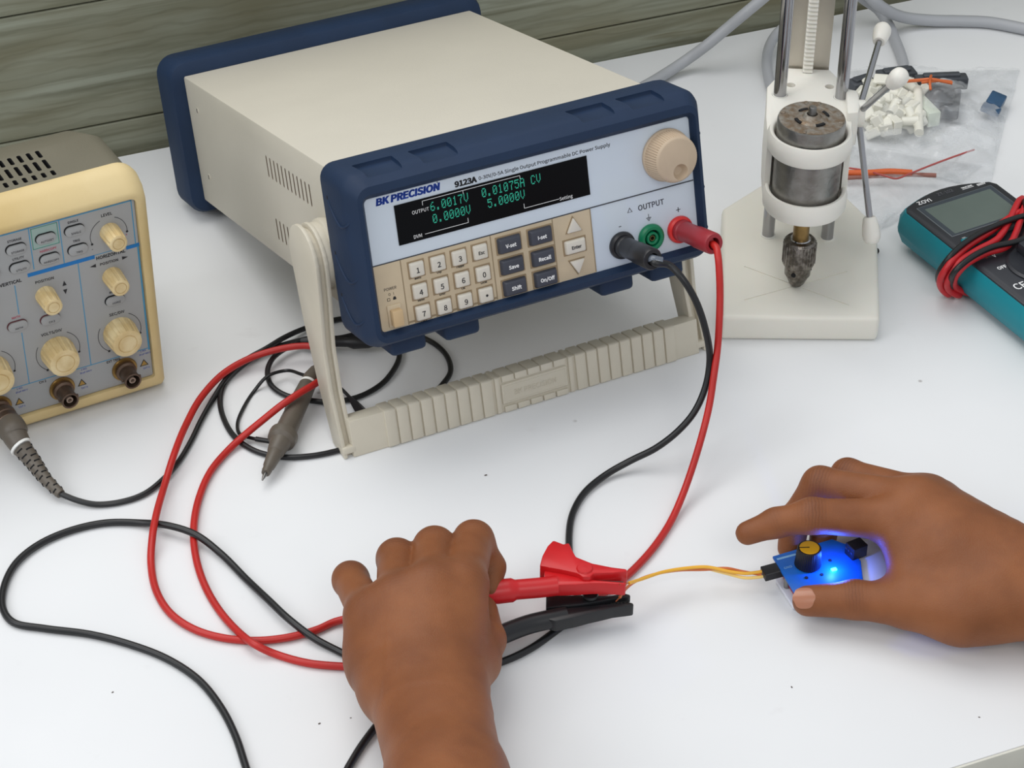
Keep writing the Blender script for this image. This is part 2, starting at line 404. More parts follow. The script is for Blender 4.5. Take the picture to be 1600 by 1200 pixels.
pb.add(rbox(.0003, .0022, .00006), BLACK_INK, P(73.2, 26.0, .05))
for k_, wd in enumerate((3.4, 2.2, 1.0)): pb.add(rbox(wd/1000, .00045, .00006), BLACK_INK, P(73.2, 24.6-k_*.85, .05))
txt(pb, 'POWER', -97, 25.2, 2.7, BLACK_INK, z=.4)
txt(pb, 'O   I', -96.8, 21.8, 2.5, BLACK_INK, z=.4)
pb.add(rbox(.0018, .0018, .00006), BLACK_INK, P(-98.8, 18.6, .4)); pb.add(rbox(.0012, .0012, .00008), TAN, P(-98.8, 18.6, .42))
pb.add(rbox(.0020, .0012, .00006), BLACK_INK, P(-95, 18.4, .4)); pb.add(rbox(.0014, .0008, .00006), BLACK_INK, P(-95, 19.3, .4))
# little function names printed under the number keys
for (kx, ky, s_) in ((-79.2, 27.0, 'Menu'), (-65.6, 27.0, 'Ovp'), (-52.2, 27.0, 'Trigger'), (-79.0, 13.3, 'Remo'), (-65.4, 13.3, 'Error'), (-52.0, 13.3, 'Cal'), (-38.6, 13.3, 'Local'), (-79.0, -.2+.6, 'Track')):
    txt(pb, s_, kx, ky, 1.9, BLACK_INK, z=.4, bold=.00006)
panel = pb.build('front_panel', psu)

# display window with its dot-matrix digits
DISP = mat('display_glass', (8, 9, 12), .25, spec=.12)
GLOWG = mat('vfd_green', (30, 120, 100), .5, emit=(40, 175, 145), es=.5)
db = MB(); db.add(rect(-87.7, 48.9, 36.0, 73.0, -.5, .5), DISP, FP)
FONT = {'0': ['01110', '10001', '10011', '10101', '11001', '10001', '01110'], '1': ['00100', '01100', '00100', '00100', '00100', '00100', '01110'],
        '5': ['11111', '10000', '11110', '00001', '00001', '10001', '01110'], '6': ['00110', '01000', '10000', '11110', '10001', '10001', '01110'],
        '7': ['11111', '00001', '00010', '00100', '00100', '00100', '00100'], 'V': ['10001', '10001', '10001', '10001', '10001', '01010', '00100'],
        'A': ['01110', '10001', '10001', '11111', '10001', '10001', '10001'], 'C': ['01110', '10001', '10000', '10000', '10000', '10001', '01110'],
        '.': ['00000', '00000', '00000', '00000', '00000', '01100', '01100'], ' ': ['00000']*7}
def dots(s, x, y, pitch=3.53, hgt=5.5, m=GLOWG):
    for k_, ch in enumerate(s):
        for r_, row in enumerate(FONT[ch]):
            for c_, q in enumerate(row):
                if q == '1': db.add(rbox(.00046, .00066, .00012), m, P(x+k_*pitch+c_*.55, y-r_*hgt/7, .55))
dots('6.0017V', -65.5, 69.3); dots('0.01075A CV', -32.8, 69.4)
dots('0.0000V', -65.0, 61.8); dots('5.0000V', -29.9, 62.2)
txt(db, 'OUTPUT', -77.5, 66.4, 3.3, WHITE_INK, z=.55, align='LEFT', sx=.95)
txt(db, 'DVM', -78.5, 51.9, 3.3, WHITE_INK, z=.55, align='LEFT', sx=.95)
txt(db, 'Setting', 15.6, 51.3, 3.2, WHITE_INK, z=.55, align='LEFT', sx=.95)
def line(x0, y0, x1, y1): db.add(rect(min(x0, x1)-.14, min(y0, y1)-.14, max(x0, x1)+.14, max(y0, y1)+.14, .5, .58), WHITE_INK, FP)
line(-70.3, 71.6, -8, 71.6); line(-70.3, 71.6, -70.3, 69.2); line(-44.6, 71.6, -44.6, 69.6); line(-8, 71.6, -8, 69.6)
line(-71, 51.8, -43.6, 51.8); line(-43.6, 51.8, -43.6, 54.4); line(-7.4, 51.3, 15.2, 51.3); line(-7.4, 51.3, -7.4, 54)
db.build('display', psu)

# keys
KEY = mat('ivory_key', (214, 208, 196), .45, var=.04); KEYD = mat('charcoal_key', (62, 65, 76), .45, var=.08)
RIM = mat('key_well_rim', (150, 130, 102), .8)  # brown rim plate around the foot of each key
def key(name, x, y, w_, h_, m, s, ink, size, hh=2.6, tap=.86, **kw):
    k_ = MB(); k_.add(rbox((w_+1.3)/1000, (h_+1.3)/1000, .0006, .0002, 1), RIM, P(x, y, .4))
    k_.add(rbox(w_/1000, h_/1000, hh/1000, .0009, 3, taper=tap), m, P(x, y, .3+hh/2))
    if s: txt(k_, s, x, y, size, ink, z=.35+hh, **kw)
    return k_.build(name, psu)
for i, (s_, x, y) in enumerate((('1', -79.4, 32.6), ('2', -65.9, 32.6), ('3', -52.4, 32.6), ('Esc', -38.8, 32.6), ('4', -79.2, 19.0), ('5', -65.7, 19.0), ('6', -52.2, 19.0), ('0', -38.7, 19.0), ('7', -79.2, 5.6), ('8', -65.5, 5.6), ('9', -52.1, 5.6), ('.', -38.6, 5.6))):
    if s_ == '.':
        k_ = MB(); k_.add(rbox(.0107, .0107, .0006, .0002, 1), RIM, P(x, y, .4)); k_.add(rbox(.0094, .0094, .0026, .0009, 3, taper=.86), KEY, P(x, y, 1.6)); k_.add(lathe([(0, 0), (.0008, 0), (.0008, .0001), (0, .0001)], 12), BLACK_INK, P(x, y, 2.9)); k_.build('key', psu)
    else: key('key', x, y, 9.4, 9.4, KEY, s_, BLACK_INK, 3.0 if s_ == 'Esc' else 4.9, bold=.00008)
for s_, x, y in (('V-set', -20.0, 32.6), ('I-set', 0.4, 32.4), ('Save', -19.8, 19.2), ('Recall', .6, 19.0), ('Shift', -19.6, 5.8), ('On/Off', .8, 5.8)):
    key('function_key', x, y, 15.6, 10.0, KEYD, s_, WHITE_INK, 3.4, 3.4, .84, bold=.0001)
key('enter_key', 22.2, 20.2, 14.2, 8.8, KEY, 'Enter', BLACK_INK, 3.0, bold=.0001)
for x, y, f2 in ((22.6, 33.2, 1), (22.4, 7.4, -1)):
    k_ = MB(); k_.add(prism([(-.0049*f2, -.0040*f2), (.0049*f2, -.0040*f2), (0, .0048*f2)], 0, .0022, .0007, 2), KEY, P(x, y, .3))
    k_.add(prism([(-.0056*f2, -.0046*f2), (.0056*f2, -.0046*f2), (0, .0058*f2)], 0, .0004), RIM, P(x, y, .3)); k_.build('arrow_key', psu)
k_ = MB(); k_.add(rbox(.0088, .0135, .0016, .0006, 2), TAN, P(-96.4, 8.4, .6)); k_.add(rbox(.0064, .0098, .0055, .0006, 2), mat('tan_button', (200, 172, 132), .4), P(-96.2, 7.8, 3.2)); k_.build('power_button', psu)

# rotary knob
KN = mat('tan_knob', (196, 175, 150), .5, var=.06)
def knurled(levels, n=60, per=4):
    """levels = (radius, rib depth, z): one closed surface"""
    v = []; f = []; N = n*per
    for rad, amp, z in levels:
        for i in range(N):
            a = 2*PI*i/N; r_ = rad-(amp if i % per < per/2 else 0); v.append(Vector((r_*math.cos(a), r_*math.sin(a), z)))
    for l in range(len(levels)-1):
        for i in range(N):
            j = (i+1) % N; f.append([l*N+i, l*N+j, (l+1)*N+j, (l+1)*N+i])
    f.append(list(range(N))[::-1]); f.append([(len(levels)-1)*N+i for i in range(N)]); return v, f
kb = MB(); kb.add(knurled([(.0155, 0, -.0005), (.0162, 0, .0008), (.0162, 0, .0022), (.0158, 0, .0028), (.0157, .0006, .0030), (.0143, .0006, .0130), (.0139, 0, .0135), (.0131, 0, .0144), (.0124, 0, .0147)]), KN, P(88.3, 61, 0))
kn = kb.build('rotary_knob', psu)
cu = MB(); cu.add(lathe([(0, -.0052), (.0026, -.0045), (.0046, -.002), (.0054, .0015), (0, .0015)][::-1], 32), KN, P(88.3+1.4, 61-7.8, 15.4))
boolean(kn, cu.build('cutter', psu))

# output sockets
def socket(x, y, col, nm):
    m = mat(nm, col, .35); b = MB(); P = lambda x, y, z: globals()['P'](x, y, z) @ Matrix.Scale(.88, 4)
    b.add(lathe([(.0095, 0), (.0098, .001), (.0094, .0026), (.0080, .0036), (.0062, .0036), (.0058, .0030), (.0056, .0004), (.0046, .0004), (.0046, .0030), (.0042, .0036), (.0030, .0036), (.0026, .003), (.0025, -.004), (.0, -.004)], 36), m, P(x, y, 0))
    b.add(lathe([(.0058, .0006), (.0044, .0006)], 30), SLOT, P(x, y, 0))
    b.add(lathe([(.0025, -.002), (.0019, .0028), (.0014, .0028), (.0013, -.002)], 24), mat('gold_contact', (120, 110, 70), .3, .8), P(x, y, 0))
    return b.build('output_socket', psu)
socket(53.4, 12.4, (26, 26, 30), 'black_socket'); socket(73.2, 12.2, (0, 118, 78), 'green_socket'); socket(93.2, 12.2, (214, 40, 38), 'red_socket')

# carry handle, folded down as the front prop
hd = MB()
def yz(poly, x0, x1, r=.0008): # polygon given in (y, z), thickness along x
    v, f = prism(poly, x0, x1, r, 2); return [Vector((p.z, p.x, p.y)) for p in v], f
def armpoly(ins=0.):
    c = (.0590, .0335); rr_ = .0215-ins; pts = []
    for k in range(15):
        a = R(-12+k*204/14); pts.append((c[0]+rr_*math.cos(a), c[1]+rr_*math.sin(a)))
    # front edge downwards, then back edge upwards
    pts += [(.0405+ins, .012), (.0475+ins, -.020), (.0475+ins, -.050), (.0388+ins, -.0898), (.0555-ins, -.0850), (.0665-ins, -.050), (.0755-ins, -.010)]
    return pts
for sg in (-1, 1):
    X = lambda x: sg*x
    for (x0, x1, ins) in ((.1268, .1242, 0), (.1244, .1205, .0035), (.1208, .1182, .0004)):
        a_, b2 = sorted((X(x0), X(x1))); hd.add(yz(armpoly(ins), a_, b2, .0006), HANDLE)
    hd.add(rbox(.0090, .012, .0045, .0012, 2, c=(sg*.1225, .0443, -.0848)), HANDLE)
bar_poly = [(.0385, -.0664), (.0385, -.0900), (.0395, -.0905), (.0505, -.0872), (.0505, -.0664)]
hd.add(yz(bar_poly, -.1205, .1205, .0008), HANDLE)
handle = hd.build('carry_handle', psu)
gb = MB()
def band(x0, x1, n, z0=-.0661, z1=-.0903):
    pw_ = (x1-x0)/n
    for i in range(n):
        a_ = x0+i*pw_
        gb.add(yz([(.0369, z0-.0002), (.0369, z1+.0006), (.0395, z1-.0002), (.0512, -.0868), (.0512, z0+.0005), (.0385, z0+.0006)], a_+.0005, a_+pw_-.0005, .0007), HANDLE)
band(-.0985, -.0255, 9); band(.0315, .1035, 9)
band(-.0245, -.0205, 1); band(.0265, .0305, 1)
for i in range(5):
    a_ = -.0195+i*.0090
    gb.add(yz([(.0369, -.0657), (.0369, -.0700), (.0385, -.0702), (.0512, -.0700), (.0512, -.0657)], a_+.0005, a_+.0085, .0005), HANDLE)
    gb.add(yz([(.0369, -.0862), (.0369, -.0900), (.0395, -.0904), (.042, -.0895), (.042, -.0862)], a_+.0005, a_+.0085, .0005), HANDLE)
gb.add(rbox(.0455, .0010, .0132, .0004, 1, c=(.003, .0380, -.0780)), HANDLE)
gb.add(rbox(.0430, .0010, .0110, .0004, 1, c=(.003, .0377, -.0780)), mat('handle_plate', (200, 193, 176), .5))
gb.add(text_shape('BK PRECISION', .0052, align='CENTER', extrude=.0003, spacing=1.), mat('handle_emboss', (196, 189, 172), .5), T(.003, .0372, -.0780, 90))
gb.build('grip', handle)
for sg in (-1, 1):
    hb = MB(); MM = Matrix.Translation((sg*.1185, .0590, .0335)) @ Matrix.Rotation(-sg*PI/2, 4, 'Y')
    hb.add(lathe([(.0, -.001), (.0200, -.001), (.0205, .0005), (.0200, .0045), (.0215, .0052), (.0218, .0075), (.021, .0112), (0, .0112)], 40), HANDLE, MM)
    hb.build('pivot_hub', handle)

# ================================================================== oscilloscope
MS = Matrix.Translation((-.21561, 1.17019, 0)) @ Matrix.Rotation(R(29.03), 4, 'Z')     # front right lower corner
osc = empty('oscilloscope', MS, 'yellowed cream oscilloscope with grey top and round knobs beside the power supply', 'oscilloscope')
CREAM = mat('yellowed_cream_plastic', (222, 200, 150), .5, var=.10, vscale=9, col2=(205, 178, 120), bump=.08, bscale=700)
OLIVE = mat('olive_grey_plastic', (112, 107, 90), .6, var=.06, vscale=20, bump=.15, bscale=900)
SCP = mat('scope_panel_grey', (162, 163, 163), .5, var=.05, vscale=12)
SBLUE = mat('scope_blue_line', (58, 140, 180), .5); SBAND = mat('scope_blue_band', (0, 112, 182), .5); SGREEN = mat('scope_green_line', (70, 140, 125), .5)
MAG = mat('scope_red_ink', (170, 70, 90), .6); BROWNM = mat('tarnished_connector', (112, 92, 78), .35, .7, var=.3, vscale=200); YEL = mat('warning_ochre', (165, 130, 60), .6)
KNC = mat('aged_cream_knob', (226, 206, 160), .45, col2=(208, 182, 130), vscale=90)
bz = MB()
def shift(shape, dx): return [v+Vector((dx, 0, 0)) for v in shape[0]], shape[1]
prof = [(.0025, .1445, .0655, .0768, .003), (-.0002, .1448, .0658, .0768, .004), (-.0008, .1470, .0690, .0755, .006), (.0006, .1500, .0715, .0755, .009), (.004, .1520, .0737, .0768, .012), (.0085, .1527, .0757, .0790, .013), (.0145, .1527, .0772, .0808, .013), (.0190, .1522, .0770, .0808, .013), (.0190, .1490, .0735, .0808, .010), (.006, .1450, .068, .0770, .004)]
bz.add(shift(ring(prof, 7, low=.0022), -.1525), CREAM); bz.build('front_bezel', osc, angle=50)
bd = MB()
body_l = []
for (y, hw, top, bot, rc) in ((.017, .1500, .1568, .005, .012), (.060, .1495, .1555, .005, .012), (.095, .147, .141, .007, .012), (.112, .142, .128, .012, .012)):
    body_l.append((y, hw, (top-bot)/2, (top+bot)/2, rc))
v, f = ring(body_l, 7); n = len(v)//len(body_l)
f = [q for q in f if not (max(q)-min(q) > 2*n)]     # open the loft, then cap both ends
f += [list(range(n)), [(len(body_l)-1)*n+i for i in range(n)][::-1]]
bd.add(shift((v, f), -.1525), OLIVE)
sbody = bd.build('case', osc, angle=40)
bm = bmesh.new(); bm.from_mesh(sbody.data); bmesh.ops.recalc_face_normals(bm, faces=bm.faces[:]); bm.to_mesh(sbody.data); bm.free()
cu = MB()
for i in range(18):
    x = -.0478-i*.0058
    for (y0, y1) in ((.0245, .0305), (.0335, .0450), (.0480, .0570)):
        cu.add(rbox(.0026, y1-y0, .014, .0007, 1, c=(x+.0006, (y0+y1)/2, .157)), SLOT)
boolean(sbody, cu.build('cutter', osc))
for x in (-.02, -.285):
    for y in (.02, .09): MB().add(rbox(.016, .014, .006, .001, 1, c=(x, y, .0028)), SLOT).build('foot', osc)
FS = Matrix(((1, 0, 0, 0), (0, 0, -1, .0022), (0, 1, 0, 0), (0, 0, 0, 1)))
def S(x, z, h=0.): return FS @ Matrix.Translation((x/1000, z/1000, h/1000))
sp = MB(); sp.add(rbox(.2885, .1305, .004, 0, c=(-.1525, .0768, -.002)), SCP, FS)
def sline(x0, z0, x1, z1, w_, m, h=.05):
    a = Vector((x0, z0, 0))/1000; b_ = Vector((x1, z1, 0))/1000; d = b_-a; L = d.length; c = (a+b_)/2
    sp.add(rbox(L+w_/1000, w_/1000, .00008), m, FS @ Matrix.Translation((c.x, c.y, h/1000)) @ Matrix.Rotation(math.atan2(d.y, d.x), 4, 'Z'))
def stx(s, x, z, size, m=BLACK_INK, h=.06, b=None, **k): (b or sp).add(text_shape(s, size/1000, **k), m, S(x, z, h))
sline(-130, 140.2, -10.2, 140.2, .7, SBLUE); sline(-10.2, 140.2, -10.2, 110, .6, SBLUE)
sline(-73.5, 140, -73.5, 112, .55, SBLUE); sline(-55.0, 140, -55.0, 110, .55, SBLUE)
sline(-76.5, 108.6, -37.5, 108.6, 2.6, SBAND); sline(-15, 108.6, -9.2, 108.6, 2.6, SBAND); sline(-37, 109.6, -10, 109.6, .4, SBLUE)
sline(-9.0, 107.5, -9.0, 31.5, 1.0, SBLUE); sline(-46.8, 107, -46.8, 32.5, .55, SBLUE)
sline(-86.3, 104, -86.3, 84, .5, SBLUE); sline(-86.3, 70, -86.3, 32.5, .5, SBLUE); sline(-130, 32.5, -10, 32.5, .5, SBLUE)
for (a_, b_) in (((-72.2, 139), (-56.4, 139)), ((-56.4, 139), (-56.4, 125)), ((-56.4, 125), (-72.2, 125)), ((-72.2, 125), (-72.2, 139))): sline(*a_, *b_, .5, SGREEN)
sp.add(rbox(.0158, .0140, .00006), mat('pale_green_print', (150, 172, 165), .5), S(-64.3, 132, .02))
stx('HORIZONTAL', -26.3, 107.2, 3.3, bold=.0001, sx=1.05); stx('VERTICAL', -88.5, 107, 3.3, bold=.0001, sx=1.05)
stx('POSITION', -27.8, 102.3, 2.7, bold=.00005, sx=1.1); stx('POSITION', -68.2, 102.3, 2.7, bold=.00005, sx=1.1)
sp.add(prism([(-.0025, 0), (.0012, .0012), (.0012, -.0012)], 0, .0001), BLACK_INK, S(-37.3, 102.3)); sp.add(prism([(.0025, 0), (-.0012, .0012), (-.0012, -.0012)], 0, .0001), BLACK_INK, S(-18.3, 102.3))
sp.add(prism([(0, .0024), (.0013, -.0010), (-.0013, -.0010)], 0, .0001), BLACK_INK, S(-56.6, 95.6)); sp.add(prism([(0, -.0024), (.0013, .0010), (-.0013, .0010)], 0, .0001), BLACK_INK, S(-56.6, 90.8))
stx('LEVEL', -26, 135.4, 2.9, bold=.00005); stx('SEC/DIV', -26.8, 64.6, 2.9, bold=.00005, sx=1.05); stx('VOLTS/DIV', -68.4, 64.4, 2.9, bold=.00005, sx=1.05); stx('VOLTS/DIV', -109, 64.2, 2.9, bold=.00005, sx=1.05)
stx('EXT TRIG', -32.5, 31, 2.5, bold=.00005); stx('CH 2', -78, 31, 2.5, bold=.00005)
for (x, z) in ((-19, 30), (-57.6, 29.6), (-98.6, 29.6)): stx('1 MΩ', x+6, z+1.6, 1.9, BLUE_INK); stx('20 pF 300 V', x+7, z-.9, 1.7, BLUE_INK)
for (x, z) in ((-13.2, 22.4), (-53.9, 21.6), (-94, 21.6)):
    sp.add(prism([(-.0029, -.0022), (.0029, -.0022), (0, .0028)], 0, .00008), BLACK_INK, S(x, z)); sp.add(prism([(-.0020, -.0017), (.0020, -.0017), (0, .0018)], 0, .00011), YEL, S(x, z))
    stx('CAT II', x+1.2, z-4.1, 1.9, BLUE_INK)
def arc(cx, cz, r_, a0, a1, m=BLACK_INK):
    pts = [Vector((cx+r_*math.cos(R(a0+(a1-a0)*i/14)), cz+r_*math.sin(R(a0+(a1-a0)*i/14)), .08)) / 1000 for i in range(15)]
    sp.add(tube(pts, .00016, 6), m, FS)
    e = pts[-1]; sp.add(lathe([(0, 0), (.0008, 0), (0, .0002)], 10), m, FS @ Matrix.Translation(e))
arc(-26, 121.5, 11.5, 80+33, 200); arc(-26, 121.5, 11.5, 66, -8); stx('-', -37, 114.5, 3.5); stx('+', -15.2, 139.0-21, 2.6, MAG)
for (cx, cz) in ((-26.4, 50), (-66, 49.5), (-107, 49.5)): arc(cx, cz, 13.8, 150, 235); arc(cx, cz, 13.8, 60, -20)
sp.build('control_panel', osc)
def sbutton(x, z, lab, cap, w_=13.2, h_=7.4, red=False, capm=BLACK_INK):
    b = MB(); b.add(prism([((w_/2-h_/2)*math.copysign(1, math.cos(t))/1000+(h_/2-.25)*math.cos(t)/1000, (h_/2-.25)*math.sin(t)/1000) for t in [2*PI*(i+.5)/24 for i in range(24)]], 0, .0004), mat('button_gap_red', (95, 50, 55), .6) if red else SLOT, S(x, z))
    b.add(prism([((w_/2-h_/2)*math.copysign(1, math.cos(t))/1000+(h_/2-.55)*math.cos(t)/1000, (h_/2-.55)*math.sin(t)/1000) for t in [2*PI*(i+.5)/24 for i in range(24)]], 0, .0016, .0005, 2, True), SCP, S(x+.25, z-.35))
    if cap: b.add(text_shape(cap, .0021), BLACK_INK, S(x+.6, z-1.4, 1.66))
    b.build('menu_button', osc)
    if lab:
        global lb_; lb_.append((lab, x, z+6.0, capm))
lb_ = []
sbutton(-82.6, 129.2, 'STORAGE', 'STORAGE'); sbutton(-82.0, 116.4, 'UTILITY', 'UTILITY'); sbutton(-64.3, 131.0, '', 'AUTOSET'); sbutton(-63.6, 116.6, 'HARDCOPY', 'HARDCOPY', capm=MAG)
sbutton(-46.6, 131.0, 'SINGLE', 'SINGLE'); sbutton(-46.0, 117.4, 'TRIG', 'TRIG'); sbutton(-27.2, 74.8, 'MENU', 'HORIZ'); sbutton(-68.2, 74.5, 'MENU', 'CH 2', red=True); sbutton(-88.4, 76.5, 'MATH', 'MATH', red=True, capm=MAG); sbutton(-100.5, 129.2, 'MEASURE', 'MEASURE'); sbutton(-100, 116.4, 'DISPLAY', 'DISPLAY'); sbutton(-109, 74.5, 'MENU', 'CH 1')
for lab, x, z, m in lb_:
    b = MB(); b.add(text_shape(lab, .0023, bold=.00004), m, S(x, z-.2, .06)); b.build('button_caption', osc)
def sknob(x, z, r_, L, ribs, nm):
    b = MB(); lv = [(r_*1.0, 0, 0), (r_*1.02, .0006, .0012), (r_*.93, .0006, L*.86), (r_*.88, 0, L*.97), (r_*.74, 0, L), (r_*.60, 0, L), (r_*.58, 0, L-.0005), (r_*.54, 0, L-.0005), (r_*.52, 0, L), (r_*.02, 0, L+.0001)]
    b.add(knurled(lv, ribs, 8), KNC, S(x, z)); b.build(nm, osc, angle=25)
sknob(-25.3, 122.8, .0062, .0150, 9, 'position_knob'); sknob(-27.0, 91.8, .0062, .0150, 9, 'position_knob'); sknob(-69.0, 91.8, .0062, .0150, 9, 'position_knob'); sknob(-110, 91.8, .0062, .0150, 9, 'position_knob')
sknob(-26.6, 50.5, .0104, .0145, 14, 'scale_knob'); sknob(-66.6, 49.8, .0104, .0145, 14, 'scale_knob'); sknob(-107.5, 49.8, .0104, .0145, 14, 'scale_knob')
def bnc(x, z):
    b = MB(); b.add(lathe([(0, 0), (.0080, 0), (.0082, .0008), (.0078, .0016), (.0066, .0016)], 30), mat('tarnished_brass', (150, 118, 66), .35, .7), S(x, z))
    b.add(lathe([(.0064, 0), (.0066, .004), (.0058, .0045), (.0052, .0048), (.0050, .0125), (.0054, .0132), (.0054, .0150), (.0050, .0152), (.0043, .0150), (.0041, .006), (.0, .006)], 30), BROWNM, S(x, z))
    b.add(lathe([(.0021, .006), (.0021, .0140), (.0013, .0142), (.0012, .009), (0, .009)], 18), mat('pin_insulator', (150, 130, 115), .4), S(x, z))
    for a in (0, PI): b.add(cyl((0, 0, 0), (0, 0, .0012), .0010, 10), BROWNM, S(x, z) @ Matrix.Rotation(a, 4, 'Z') @ Matrix.Translation((.0050, 0, .0115)) @ Matrix.Rotation(PI/2, 4, 'Y'))
    b.build('input_connector', osc)
bnc(-26.2, 22.4); bnc(-66.8, 22.0); bnc(-107.0, 22)
sc_ = MB(); sc_.add(rbox(.128, .098, .002, .001, 1), mat('screen_surround', (70, 70, 66), .5), S(-215, 86, 1)); sc_.add(rbox(.114, .086, .001), mat('dark_screen', (20, 26, 28), .15), S(-215, 86, 2)); sc_.build('screen', osc)

# ================================================================== small drill press
MD = Matrix.Translation((.18524, 1.25996, 0)) @ Matrix.Rotation(R(-4.5), 4, 'Z')
dp = empty('drill_press', MD, 'small white plastic drill press with bare motor, chuck and chrome columns', 'drill press')
WHITE = mat('printed_white_plastic', (234, 231, 222), .42, var=.03, vscale=30, sss=.05); BASEW = mat('milky_base_plastic', (233, 230, 219), .38, var=.05, vscale=12, sss=.08)
b = MB(); bp = [(-.0485, -.0400), (.0530, -.0325), (.0560, .078), (.0300, .1255), (-.0199, .1270), (-.0493, .0897)]
b.add(prism(bp, 0, .0185, .0032, 3), BASEW); base = b.build('base', dp, angle=50)
c_ = MB()
for a in (30, -30):
    c_ = MB(); c_.add(rbox(.078, .0008, .0010, 0), BASEW, Matrix.Translation((0, 0, .0185)) @ Matrix.Rotation(R(a), 4, 'Z'))
    boolean(base, c_.build('cutter', dp))
for sg in (-1, 1):
    x = .00175+sg*.01975
    b = MB(); b.add(lathe([(0, .014), (.0041, .014), (.0041, .335), (.0035, .336), (0, .336)], 32), CHROME, T(x, .0586, 0)); b.add(lathe([(.0041, .0182), (.0052, .0184), (.0050, .0192), (.0041, .0194)], 24), WHITE, T(x, .0586, 0)); b.build('column', dp)
# carriage: C-shaped block with two motor rings
def arcpts(r_, a0, a1, n, cx=0, cy=0): return [(cx+r_*math.cos(R(a0+(a1-a0)*i/n)), cy+r_*math.sin(R(a0+(a1-a0)*i/n))) for i in range(n+1)]
b = MB()
outer = [(.0262, .002), (.0275, .030), (.0278, .068), (.0150, .0945), (-.0140, .0945), (-.0262, .068), (-.0272, .030), (-.0262, .002)]
inner = arcpts(.0227, 175, 5, 20)
b.add(prism(outer+inner, .081, .1270, .0012, 2, True), WHITE)
carriage = b.build('carriage', dp, angle=40)
cu = MB()
for sg in (-1, 1): cu.add(lathe([(0, .05), (.0052, .05), (.0052, .15), (0, .15)], 24), WHITE, T(.00175+sg*.01975, .0586+.000, 0))
for sg in (-1, 1): cu.add(lathe([(0, .12), (.0030, .12), (.0030, .15), (0, .15)], 20), WHITE, T(.0018+sg*.0125, .0715, 0))
cu.add(rbox(.0068, .006, .10, c=(.0005, .0915, .104)), WHITE)
boolean(carriage, cu.build('cutter', dp))
for (z0, z1) in ((.0805, .0945), (.1225, .1360)):
    b = MB(); b.add(lathe([(.0228, z0+.0008), (.0236, z0), (.0252, z0), (.0266, z0+.0025), (.0268, z1-.0035), (.0254, z1), (.0238, z1), (.0228, z1-.001)], 56, closed=True), WHITE); b.build('motor_ring', carriage, angle=50)
for sg in (-1, 1):
    b = MB(); b.add(lathe([(.0042, .1266), (.0050, .1266), (.0050, .1272), (.0042, .1272)], 24, closed=True), WHITE, T(.00175+sg*.01975, .0586, 0)); b.build('bushing', carriage)
# motor
MOT = mat('motor_can_steel', (150, 148, 144), .36, .8, col2=(138, 136, 131), vscale=140, bump=.3, bscale=260); RUST = mat('rusty_end_plate', (150, 145, 136), .48, .6, col2=(124, 106, 86), vscale=220, bump=.5, bscale=400)
b = MB(); b.add(lathe([(0, .0775), (.0195, .0775), (.0212, .079), (.0213, .143), (.0208, .1445), (.0180, .1446), (.0178, .1436), (.0, .1436)], 56), MOT)
b.add(lathe([(.0205, .1446), (.0178, .1449), (.0145, .1447), (.0135, .1440), (.0110, .1441), (.0095, .1452), (.0060, .1458), (.0046, .1475), (.0034, .1476), (.0032, .1450), (0, .1450)], 48), RUST)
b.add(rbox(.0155, .0008, .0042, 0, c=(0, -.0212, .1330)), SLOT)
for a0 in (30, 120, 210, 300):
    pts = arcpts(.0112, a0-17, a0+17, 10); pin = arcpts(.0092, a0+17, a0-17, 10); b.add(prism(pts+pin, .1445, .1456), SLOT)
for a0 in (75, 165, 255, 345, 100, 15):
    b.add(rbox(.0030, .0022, .0008, .0003, 1), RUST, T(.0185*math.cos(R(a0)), .0185*math.sin(R(a0)), .1450, 0, 0, a0))
motor = b.build('motor', dp, angle=30)
MB().add(lathe([(0, .144), (.0025, .144), (.0025, .1520), (.0020, .1528), (0, .1528)], 20), STEEL).build('rear_shaft', motor)
MB().add(lathe([(0, .050), (.0052, .050), (.0052, .0780), (0, .0780)], 24), mat('brass_shaft', (158, 128, 78), .35, .8, var=.3, vscale=100)).build('drive_shaft', dp)
CHK = mat('worn_chuck_steel', (140, 134, 128), .30, .9, col2=(90, 84, 78), vscale=260, bump=.5, bscale=500)
b = MB(); b.add(lathe([(0, .0555), (.0060, .0555), (.0092, .0548), (.0104, .0535), (.0106, .0380), (.0100, .0362), (.0086, .0355), (.0084, .0285), (.0074, .0270), (.0050, .0215), (.0036, .0198), (.0, .0198)], 40), CHK)
b.add(lathe([(.0, .0560), (.0062, .0560), (.0068, .0554), (.0, .0550)], 30), CHROME)
for i in range(28):
    a = 2*PI*i/28; b.add(rbox(.0005, .0006, .0145, 0, c=(.0106*math.cos(a), .0106*math.sin(a), .0455)), CHK)
for a in (80, 200, 320): b.add(rbox(.0022, .0024, .0035, .0004, 1, c=(.0018*math.cos(R(a)), .0018*math.sin(R(a)), .0206)), STEEL)
ck = b.build('chuck', dp)
for a in (250, 10, 130): 
    h = MB(); h.add(cyl((.0075*math.cos(R(a)), .0075*math.sin(R(a)), .0318), (.0088*math.cos(R(a)), .0088*math.sin(R(a)), .0318), .0016, 14), SLOT); h.build('key_hole', ck)
